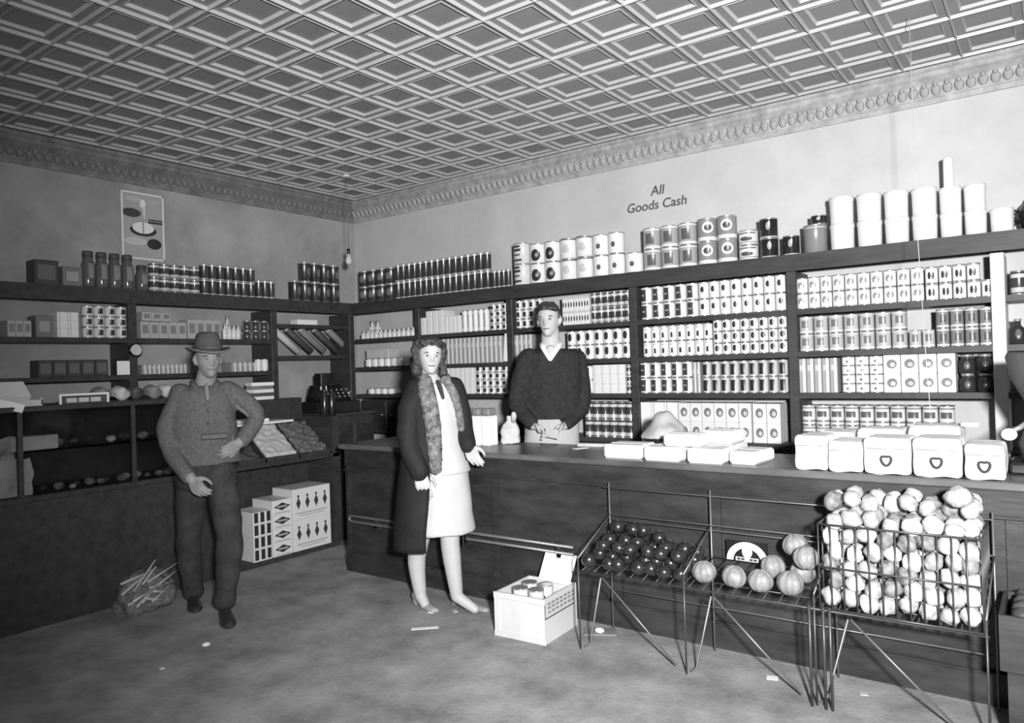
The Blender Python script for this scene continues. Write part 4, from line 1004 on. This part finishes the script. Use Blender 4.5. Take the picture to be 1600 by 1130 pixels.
def head(mb, c, fr, s=1, n=44, k=44):
    F, S, U = fr; c = Vector(c); b = len(mb.v)
    for j in range(k+1):
        v = -math.cos(PI*j/k); v = max(-1, min(1, v))
        a, f, bk_ = lerp_tab(WA, v), lerp_tab(WF, v), lerp_tab(WB, v)
        for i in range(n):
            t = 2*PI*i/n; x = a*math.sin(t); y = (f if math.cos(t) > 0 else bk_)*math.cos(t)
            if math.cos(t) > 0:
                tri = max(0, min((.16-v)/.38, (v+.36)/.12, 1))
                y += .024*g_(x, .0105)*tri-.010*(g_(x-.031, .014)+g_(x+.031, .014))*g_(v-.05, .10)
                y += .006*g_(x, .020)*(g_(v+.48, .045)+g_(v+.60, .05))-.004*g_(x, .024)*g_(v+.535, .025)+.005*g_(x, .02)*g_(v+.86, .09)
                y += .004*(g_(x-.03, .018)+g_(x+.03, .018))*g_(v-.20, .05)
            mb.v.append(tuple(c+F*y*s+S*x*s+U*v*.115*s))
    for j in range(k):
        for i in range(n):
            i2 = (i+1) % n; mb.face([b+j*n+i, b+j*n+i2, b+(j+1)*n+i2, b+(j+1)*n+i], 0, True)
    for sg in (-1, 1):
        e = c+S*sg*.074*s-U*.004*s-F*.008*s
        mb.limb([e+U*.022*s-F*.004*s, e+S*sg*.006*s, e-U*.024*s+F*.004*s], [.013*s, .014*s, .009*s], 8)
def face_bits(c, fr, root, s=1, brow='hair_dark', loc=Vector((0, 0, 0))):
    F, S, U = fr; c = Vector(c)-loc
    for sg in (-1, 1):
        e = c+F*.0745*s+S*sg*.031*s+U*.005*s
        o = MB().ball(e, .0105*s, 10, 8).build('eye', 'eye', root)
        MB().ball(e+F*.0065*s, .0058*s, 8, 6).build('iris', 'black', o)
        MB().tube([c+F*.083*s+S*sg*.014*s+U*.022*s, c+F*.083*s+S*sg*.032*s+U*.027*s, c+F*.071*s+S*sg*.050*s+U*.021*s], [.0035*s, .004*s, .002*s], 6).build('eyebrow', brow, root)
    MB().tube([c+F*.079*s-S*.023*s-U*.060*s, c+F*.087*s-S*.011*s-U*.0595*s, c+F*.0895*s-U*.061*s, c+F*.087*s+S*.011*s-U*.0595*s, c+F*.079*s+S*.023*s-U*.060*s], [.002*s, .0045*s, .0055*s, .0045*s, .002*s], 8).build('lips', 'lip', root)
def hand(mb, wr_, D, N, T, s=1, curl=(.35, .4, .3), spread=.0):
    """wr_: wrist, D: finger direction, N: palm side, T: thumb side"""
    D = Vector(D).normalized(); T = (Vector(T)-D*Vector(T).dot(D)).normalized(); N = D.cross(T) if D.cross(T).dot(Vector(N)) > 0 else -D.cross(T)
    w = Vector(wr_)
    mb.limb([w-D*.03*s, w+D*.01*s], [.026*s, .025*s], 12)
    for i, (o, L, r) in enumerate(((.031, .068, .0088), (.0105, .077, .0092), (-.0105, .071, .0088), (-.031, .055, .0078))):
        k = w+D*(.085-.006*abs(i-1))*s+T*o*s
        mb.limb([w+D*.015*s+T*o*.6*s, w+D*.05*s+T*o*.9*s, k], [.014*s, .0145*s, .0115*s], 10)
        a = 0; P = [k]; 
        for q, cu in zip((.45, .32, .23), curl):
            a += cu+.05*i; P.append(P[-1]+(D*math.cos(a)+N*math.sin(a))*L*q*s)
        mb.limb(P, [r*s, r*s*.95, r*s*.9, r*s*.75], 8)
    b = w+D*.02*s+T*.024*s
    mb.limb([b, b+(D*.6+T*.7+N*.3).normalized()*.038*s, b+(D*.75+T*.55+N*.4).normalized()*.068*s, b+(D*.9+T*.4+N*.5).normalized()*.090*s], [.016*s, .0125*s, .0105*s, .008*s], 8)
def shoe(heel, toe, root, loc, m='leather', heelh=.02, w=.040, h=.07, name='shoe'):
    heel = Vector(heel); toe = Vector(toe); heel.z = toe.z = 0; d = (toe-heel).normalized(); L = (toe-heel).length; fa = math.atan2(d.y, d.x)
    mb = MB(); up = Vector((0, 0, 1)); n = 16
    secs = [(-.01, .62, .55), (.05, .75, .95), (.2, .8, 1.0), (.38, .78, .80), (.55, .95, .58), (.75, 1.0, .46), (.9, .78, .36), (1.0, .35, .22)]
    b = 0; sd = Vector((-d.y, d.x, 0))
    for t, ww, hh in secs:
        base = heelh*max(0, 1-t/.62)
        c = heel+d*L*t
        for i in range(n):
            a = 2*PI*i/n; x = math.sin(a)*w*ww; z = max(0, math.cos(a))*h*hh+min(0, math.cos(a))*0.008+.008
            mb.v.append(tuple(c+sd*x+up*(base+z)))
    for k in range(len(secs)-1):
        for i in range(n):
            j = (i+1) % n; mb.face([k*n+i, k*n+j, (k+1)*n+j, (k+1)*n+i], 0, True)
    mb.face(range(n-1, -1, -1)); e = (len(secs)-1)*n; mb.face(range(e, e+n))
    if heelh > .03: mb.tube([heel+d*L*.07, heel+d*L*.08+up*(heelh+.01)], [.016, .026], 10)
    else: mb.tube([heel+d*L*.1, heel+d*L*.1+up*.02], [w*.75, w*.75], 12)
    me = mb.mesh(name, m); shift(me, loc); return link(name, me, root)
def child(me, name, root, label=None):
    shift(me, root.location); return link(name, me, root, label=label)

# ---------------------------------------------------------------- the woman
D0 = 4.37
def W(px, py, off=0): return atd(px, py, D0+off)
wo = empty('person', (2.74, -1.85, 0), 'person in a pale dress and open dark fur-trimmed coat standing at the counter', 'person')
WFA = math.radians(-22); hf = frame(math.radians(-38), .02, -.06); HC = W(672, 558, 0)
b = MB(); head(b, HC, hf, .90)
nb = W(676, 596, .03)
b.limb([HC-hf[2]*.06, HC-hf[2]*.10-hf[0]*.01, nb], [.045, .044, .05])
tr = [(W(678, 600, .02), .10, .06), (W(679, 612, .02), .155, .085), (W(682, 640, .02), .155, .11), (W(686, 680, .02), .125, .095), (W(688, 712, .02), .145, .105), (W(690, 745, .02), .165, .12), (W(688, 770, .02), .155, .11)]
b.rings([(c, a, d, WFA) for c, a, d in tr], 28)
b.limb([W(671, 765, .04), W(655, 848, .07), W(651, 880, .09), W(657, 930, .09)], [.085, .058, .054, .036])
b.limb([W(704, 765, -.0), W(703, 838, -.01), W(706, 872, -.01), W(714, 932, -.02)], [.085, .058, .055, .036])
b.limb([W(657, 930, .09), W(664, 944, .06)], [.036, .030]); b.limb([W(714, 932, -.02), W(742, 952, -.05)], [.036, .026])
b.limb([W(649, 612, -.03), W(641, 676, -.09), W(657, 738, -.15)], [.05, .042, .03]); b.limb([W(710, 607, .06), W(722, 664, .05), W(731, 699, -.03)], [.05, .042, .03])
hand(b, W(656, 739, -.15), W(664, 770, -.17)-W(656, 739, -.15), FWD, RIGHT, 1.06, (.2, .25, .2))
hand(b, W(731, 699, -.03), W(742, 718, -.07)-W(731, 699, -.03), -RIGHT*.3-Vector((0, 0, 1)), RIGHT-FWD*.4, .95)
child(remesh(b, 'body', .0055, 2, 0, 1, 'skin'), 'body', wo)
face_bits(HC, hf, wo, .90, 'hair_dark', wo.location)
# hair: wavy bob
F, S, U = hf; hb = MB()
hb.rings([(HC+U*z-F*.018, a, d, math.radians(-38)) for z, a, d in ((.045, .083, .082), (.07, .084, .09), (.09, .075, .082), (.108, .055, .06), (.118, .03, .033))], 24)
rw = random.Random(2)
for sg, x_ in ((-1, 1), (1, 1)):
    for k in range(6):
        z = .07-.032*k; q_ = .033 if sg < 0 else .027; hb.ball(HC+S*sg*(.075+.008*math.sin(k*1.7))-F*(.020-.003*k)+U*z, q_, 10, 8)
        hb.ball(HC+S*sg*.055-F*(.07)+U*(z-.0), .032, 10, 8)
for k in range(6): hb.ball(HC-F*.082+U*(.07-.032*k), .036, 10, 8)
for k in range(5): hb.ball(HC+S*(-.05+.025*k)+F*(.068-.012*abs(k-2))+U*(.092-.004*abs(k-2)), .019, 10, 8)
child(remesh(hb, 'hair', .006, 1, .008, 45, 'hair_wavy'), 'hair', wo, 'wavy dark bobbed hair')
tn = MB().rings([(W(678, 599, .02), .085, .062, WFA), (W(679, 609, .02), .15, .088, WFA), (W(682, 640, .02), .166, .125, WFA), (W(686, 680, .02), .142, .112, WFA), (W(689, 712, .02), .158, .122, WFA), (W(692, 738, .02), .175, .138, WFA)], 32)
child(remesh(tn, 'tunic', .010, 2, .006, 9, 'dress'), 'tunic', wo)
skb = MB().rings([(W(690, 725, .02), .158, .122, WFA), (W(692, 760, .02), .172, .135, WFA), (W(694, 800, .02), .178, .142, WFA), (W(697, 831, .02), .185, .148, WFA)], 32)
child(remesh(skb, 'skirt', .010, 1, .008, 8, 'dress'), 'skirt', wo)
child(remesh(MB().limb([W(684, 596, -.06), W(688, 606, -.10), W(693, 622, -.13)], [.012, .014, .008], 8), 'neck_bow', .005, 1, 0, 1, 'ink'), 'neck_bow', wo)
# coat: open shell with thickness
def shell(rs, a0, a1, th, m, name, root, n=40, noise=.006, ns=7, up_=3):
    rs2 = []
    for (p, q) in zip(rs[:-1], rs[1:]):
        for k in range(up_):
            t = k/up_; rs2.append((Vector(p[0]).lerp(Vector(q[0]), t), p[1]+(q[1]-p[1])*t, p[2]+(q[2]-p[2])*t, p[3]))
    rs2.append(rs[-1]); mb = MB()
    mb.rings(rs2, n, ang=(a0, a1)); K = len(rs2)*n
    mb.rings([(c, a-th, d-th, f) for c, a, d, f in rs2], n, ang=(a0, a1))
    nr = len(rs2); inner = [tuple(reversed([i for i in f])) for f in mb.f if f[0] >= K]
    mb.f = [f for f in mb.f if f[0] < K]+inner
    for k in range(nr-1):
        for c in (0, n-1): 
            q = [k*n+c, (k+1)*n+c, K+(k+1)*n+c, K+k*n+c]; mb.f.append(tuple(q if c else q[::-1])); 
    for i in range(n-1):
        q = [i, i+1, K+i+1, K+i]; mb.f.append(tuple(q[::-1])); e = (nr-1)*n; mb.f.append((e+i, e+i+1, K+e+i+1, K+e+i))
    mb.m = [0]*len(mb.f); mb.sm = [True]*len(mb.f)
    me = mb.mesh(name, m)
    from mathutils import noise as nz
    for v in me.vertices: v.co += Vector((nz.noise(v.co*ns), nz.noise(v.co*ns+Vector((5, 5, 5))), 0))*noise
    return child(me, name, root)
shell([(W(677, 598, .02), .10, .075, WFA), (W(677, 606, .02), .165, .10, WFA), (W(679, 640, .03), .198, .15, WFA), (W(680, 690, .03), .20, .16, WFA), (W(677, 750, .02), .212, .18, WFA), (W(673, 810, .01), .218, .19, WFA), (W(671, 852, .01), .218, .195, WFA)], .85, 2*PI-.48, .012, 'coat', 'coat', wo)
for nm, pts, r in (('sleeve', [W(652, 608, -.03), W(640, 650, -.08), W(640, 690, -.11), W(657, 738, -.15)], [.072, .072, .066, .055]), ('sleeve', [W(708, 604, .05), W(720, 640, .06), W(724, 668, .04), W(731, 697, -.03)], [.065, .062, .058, .048])):
    child(remesh(MB().limb(pts, r), nm, .010, 1, .010, 9, 'coat'), nm, wo)
fb = MB().limb([W(664, 594, -.05), W(667, 615, -.10), W(674, 650, -.15), W(679, 695, -.165), W(681, 733, -.175)], [.040, .050, .050, .044, .036], 14)
child(remesh(fb, 'fur_lapel', .007, 2, .006, 60, 'fur'), 'fur_lapel', wo)
fb = MB().limb([W(696, 594, .0), W(709, 616, -.03), W(717, 645, -.03), W(721, 670, -.02)], [.030, .026, .024, .020], 12)
child(remesh(fb, 'fur_lapel', .007, 2, .005, 60, 'fur'), 'fur_lapel', wo)
fb = MB().limb([W(664, 594, -.03), W(658, 588, .08), W(675, 586, .13), W(694, 590, .10), W(698, 596, .0)], [.035, .04, .04, .035, .03], 12)
child(remesh(fb, 'fur_collar', .007, 2, .005, 60, 'fur'), 'fur_collar', wo)
shoe(at(706, 944, 2, 0), at(764, 957, 2, 0), wo, wo.location, 'shoe_pale', .05, .036, .05)
shoe(at(648, 944, 2, 0), at(671, 952, 2, 0)+Vector((.08, -.02, 0)), wo, wo.location, 'shoe_pale', .045, .036, .05)

# ---------------------------------------------------------------- the clerk
D0 = 5.14
cl_ = empty('person', (2.93, -.82, 0), 'person in a dark sweater and pale apron standing behind the counter', 'person')
CFA = math.radians(-62); hf = frame(math.radians(-74), .0, .05); HC = W(858, 501, -.01)
b = MB(); head(b, HC, hf, 1.0)
b.limb([HC-hf[2]*.07-hf[0]*.01, W(861, 542, .02)], [.060, .072])
b.rings([(W(862, 547, .02), .085, .065, CFA), (W(862, 560, .02), .165, .09, CFA), (W(862, 590, .02), .185, .12, CFA), (W(862, 640, .02), .165, .11, CFA), (W(862, 680, .02), .17, .11, CFA), (W(862, 705, .02), .165, .11, CFA)], 28)
hipR, hipL = W(845, 705, .0), W(880, 705, .03)
fR = Vector((2.85, -.80, .09)); fL = Vector((3.03, -.78, .09))
b.limb([hipR, (hipR+fR)/2, fR], [.09, .062, .045]); b.limb([hipL, (hipL+fL)/2, fL], [.09, .062, .045])
b.limb([W(824, 566, .0), W(812, 632, -.03), W(833, 664, -.14)], [.055, .045, .033]); b.limb([W(902, 566, .04), W(908, 636, .0), W(884, 664, -.13)], [.055, .045, .033])
hand(b, W(834, 665, -.14), W(852, 676, -.19)-W(834, 665, -.14), Vector((0, 0, -1)), -FWD+Vector((0, 0, .6)), 1, (.5, .6, .4))
hand(b, W(882, 665, -.13), W(864, 674, -.18)-W(882, 665, -.13), Vector((0, 0, -1)), -FWD+Vector((0, 0, .6)), 1, (.5, .6, .4))
child(remesh(b, 'body', .0055, 2, 0, 1, 'skin'), 'body', cl_)
face_bits(HC, hf, cl_, 1.0, 'hair_dark', cl_.location)
F, S, U = hf; hb = MB()
hb.rings([(HC+U*z-F*q, a, d, math.radians(-74)) for z, q, a, d in ((-.03, .062, .060, .045), (.0, .048, .074, .062), (.04, .028, .080, .080), (.062, .018, .081, .088), (.074, .0, .080, .099), (.10, -.002, .070, .090), (.122, -.002, .05, .062), (.132, 0, .026, .032))], 26)
for k in range(8): hb.ball(HC+S*(-.064+.018*k)+F*(.070-.0022*(k-3.5)**2)+U*(.082+.012*math.sin(k*.55)), .021, 10, 8)
for sg in (-1, 1): hb.limb([HC+S*sg*.076+F*.012+U*.05, HC+S*sg*.074+F*.012+U*.012], [.012, .007], 8)
child(remesh(hb, 'hair', .006, 1, .007, 30, 'hair_dark'), 'hair', cl_)
sw = MB().rings([(W(862, 545, .03), .095, .075, CFA), (W(862, 553, .02), .20, .112, CFA), (W(862, 590, .02), .218, .142, CFA), (W(862, 630, .02), .205, .142, CFA), (W(862, 655, .02), .20, .138, CFA)], 30)
sw.limb([W(826, 560, .0), W(812, 600, -.01), W(810, 634, -.03), W(831, 661, -.13)], [.075, .068, .06, .046]); sw.limb([W(899, 560, .04), W(908, 600, .03), W(908, 638, .0), W(886, 661, -.12)], [.075, .068, .06, .046])
child(remesh(sw, 'sweater', .009, 2, .010, 9, 'sweater'), 'sweater', cl_)
F2, S2, U2 = frame(CFA)
cc = W(862, 546, .02); vb = MB()
for sg in (-1, 1): vb.limb([cc+S2*sg*.066+U2*.035-F2*.01, cc+S2*sg*.05+F2*.075+U2*.012, cc+F2*.135-U2*.075+S2*sg*.004], [.020, .022, .010], 10)
child(remesh(vb, 'shirt_collar', .006, 1, 0, 1, 'white'), 'shirt_collar', cl_)
vb = MB().limb([cc+F2*.088-U2*.005, cc+F2*.115-U2*.055], [.036, .014], 10)
child(remesh(vb, 'shirt_front', .006, 1, 0, 1, 'white2'), 'shirt_front', cl_)
ap = MB().rings([(W(862, 650, .02), .19, .130, CFA), (W(862, 690, .02), .195, .135, CFA), (W(862, 720, .02), .20, .135, CFA), (Vector((2.94, -.80, .45)), .20, .14, CFA)], 28)
child(remesh(ap, 'apron', .010, 1, .006, 8, 'apron'), 'apron', cl_)
tb = MB().limb([Vector((2.87, -.8, .62)), Vector((2.86, -.80, .3)), fR+Vector((0, 0, .03))], [.1, .085, .07]); tb.limb([Vector((3.0, -.79, .62)), Vector((3.02, -.79, .3)), fL+Vector((0, 0, .03))], [.1, .085, .07])
child(remesh(tb, 'trousers', .011, 1, .006, 8, 'trouser'), 'trousers', cl_)
shoe((2.84, -.74, 0), (2.90, -.98, 0), cl_, cl_.location); shoe((3.02, -.72, 0), (3.09, -.97, 0), cl_, cl_.location)
pb = MB().box(-.045, .045, -.003, .003, 0, .07).build('paper_slip', 'white2', None, loc=W(862, 684, -.24), label='small paper held in the clerk\'s hands above the counter', cat='paper'); pb.rotation_euler = (.5, .2, .4)

# ---------------------------------------------------------------- the man in the hat
D0 = 4.46
ma = empty('person', (1.55, -2.66, 0), 'person in a grey jacket and brimmed hat standing before the display counter', 'person')
MFA = math.radians(-26); hf = frame(math.radians(-16), -.05, .0); HC = W(325, 562, 0)
b = MB(); head(b, HC, hf, .95)
b.limb([HC-hf[2]*.07-hf[0]*.01, W(320, 602, .03)], [.055, .06])
b.rings([(W(319, 604, .03), .10, .075, MFA), (W(319, 614, .03), .175, .10, MFA), (W(319, 650, .03), .18, .12, MFA), (W(321, 700, .03), .165, .115, MFA), (W(323, 735, .03), .17, .12, MFA), (W(323, 755, .03), .16, .11, MFA)], 28)
hR, hL = W(302, 745, .02), W(344, 745, .0); aR = W(302, 930, .2); aL = W(352, 945, -.1)
kR, kL = W(295, 838, .08), W(358, 842, -.12)
b.limb([hR, kR, aR], [.09, .062, .042]); b.limb([hL, kL, aL], [.09, .062, .042])
b.limb([W(283, 622, -.03), W(263, 690, -.08), W(298, 748, -.20)], [.055, .045, .033]); b.limb([W(357, 616, .08), W(398, 650, .13), W(374, 692, .0)], [.055, .045, .033])
hand(b, W(299, 750, -.20), W(318, 774, -.25)-W(299, 750, -.20), RIGHT*.3+FWD*.6, RIGHT-FWD*.2+Vector((0, 0, .5)), 1.02, (.5, .5, .4))
hand(b, W(374, 692, .0), W(356, 704, -.06)-W(374, 692, .0), FWD, Vector((0, 0, -1))-RIGHT*.2, 1.0, (.4, .5, .4))
child(remesh(b, 'body', .0055, 2, 0, 1, 'skin_man'), 'body', ma)
face_bits(HC, hf, ma, .95, 'hair_dark', ma.location)
F, S, U = hf; hb = MB().rings([(HC+U*z-F*q, a, d, math.radians(-16)) for z, q, a, d in ((-.03, .06, .06, .042), (.0, .04, .073, .062), (.04, .03, .074, .07), (.06, .03, .07, .07))], 24)
child(remesh(hb, 'hair', .007, 1, .004, 40, 'hair_dark'), 'hair', ma)
hat = empty('hat', HC-ma.location); hat.parent = ma; 
bpy.data.objects.remove(hat)
HB = HC+U*.052-ma.location; hb = MB(); fa = math.radians(-16)
hb.rings([(HC+U*.05, .079, .094, fa), (HC+U*.075, .080, .096, fa), (HC+U*.12, .074, .090, fa), (HC+U*.155, .064, .080, fa), (HC+U*.166, .05, .064, fa)], 28)
me = remesh(hb, 'hat_crown', .008, 1, .006, 14, 'felt')
hc = child(me, 'hat', ma, 'grey felt hat with dark band')
bb = MB(); n = 36
for k, (r, dz) in enumerate(((.80, .0), (1.15, -.004), (1.5, .000), (1.62, .006), (1.60, .012), (1.15, .004), (.80, .008))):
    for i in range(n):
        t = 2*PI*i/n; dr = .012*(math.cos(t)**2) if r > 1.3 else 0
        bb.v.append(tuple(HC+U*(.050+dz+(.014*math.sin(t)**2-dr if r > 1.3 else 0))+F*.092*r*math.cos(t)+S*.078*r*math.sin(t)))
for k in range(6):
    for i in range(n): j_ = (i+1) % n; bb.face([k*n+i, k*n+j_, (k+1)*n+j_, (k+1)*n+i], 0, True)
me = bb.mesh('brim', 'brim'); shift(me, ma.location); link('brim', me, hc)
me = MB().rings([(HC+U*.058, .084, .100, fa), (HC+U*.084, .084, .100, fa)], 32).mesh('hat_band', 'dgrey'); shift(me, ma.location); link('hat_band', me, hc, label='dark hat band')
jb = MB().rings([(W(319, 603, .03), .09, .075, MFA), (W(319, 612, .03), .18, .112, MFA), (W(318, 650, .03), .192, .140, MFA), (W(320, 690, .03), .188, .138, MFA), (W(323, 724, .03), .205, .150, MFA)], 30)
jb.limb([W(284, 618, -.03), W(266, 655, -.06), W(262, 692, -.08), W(293, 744, -.19)], [.070, .060, .054, .046]); jb.limb([W(354, 612, .08), W(380, 626, .11), W(400, 652, .13), W(378, 688, .02)], [.070, .060, .054, .046])
child(remesh(jb, 'jacket', .009, 2, .012, 9, 'tweed'), 'jacket', ma)
F2, S2, U2 = frame(MFA); cc = W(320, 605, .03); vb = MB()
for sg in (-1, 1):
    vb.limb([cc-F2*.075+U2*.03, cc+S2*sg*.06-F2*.03+U2*.03, cc+S2*sg*.062+F2*.05+U2*.005, cc+S2*sg*.03+F2*.105-U2*.045], [.018, .022, .024, .014], 10)
child(remesh(vb, 'collar', .007, 1, 0, 1, 'tweed'), 'collar', ma)
child(remesh(MB().limb([cc+F2*.10+U2*.015, cc+F2*.135-U2*.05, cc+F2*.15-U2*.075], [.012, .016, .008], 8), 'necktie', .005, 1, 0, 1, 'grey'), 'necktie', ma)
me = MB().box(-.072, .072, -.004, .02, -.016, .016, bev=.004).mesh('pocket', 'dgrey'); o = link('pocket', me, ma, W(335, 682, -.115)-ma.location, MFA+PI/2)
for sg in (0, 1, 2): MB().ball(cc+F2*(.138+.008*sg)-U2*(.14+.075*sg)-ma.location, .008, 8, 6).build('button', 'dgrey', ma)
tb = MB().limb([hR+Vector((0, 0, .02)), kR, aR+Vector((0, 0, .03))], [.100, .076, .062]); tb.limb([hL+Vector((0, 0, .02)), kL, aL+Vector((0, 0, .03))], [.100, .076, .062]); tb.rings([(W(323, 715, .03), .165, .12, MFA), (W(323, 760, .03), .17, .125, MFA)], 20)
child(remesh(tb, 'trousers', .010, 2, .012, 9, 'trouser'), 'trousers', ma)
for a_ in (aR, aL):
    d_ = Vector((math.cos(MFA), math.sin(MFA), 0)); q = Vector((a_.x, a_.y, 0)); shoe(q-d_*.07, q+d_*.2, ma, ma.location, 'leather', .02, .045, .09)
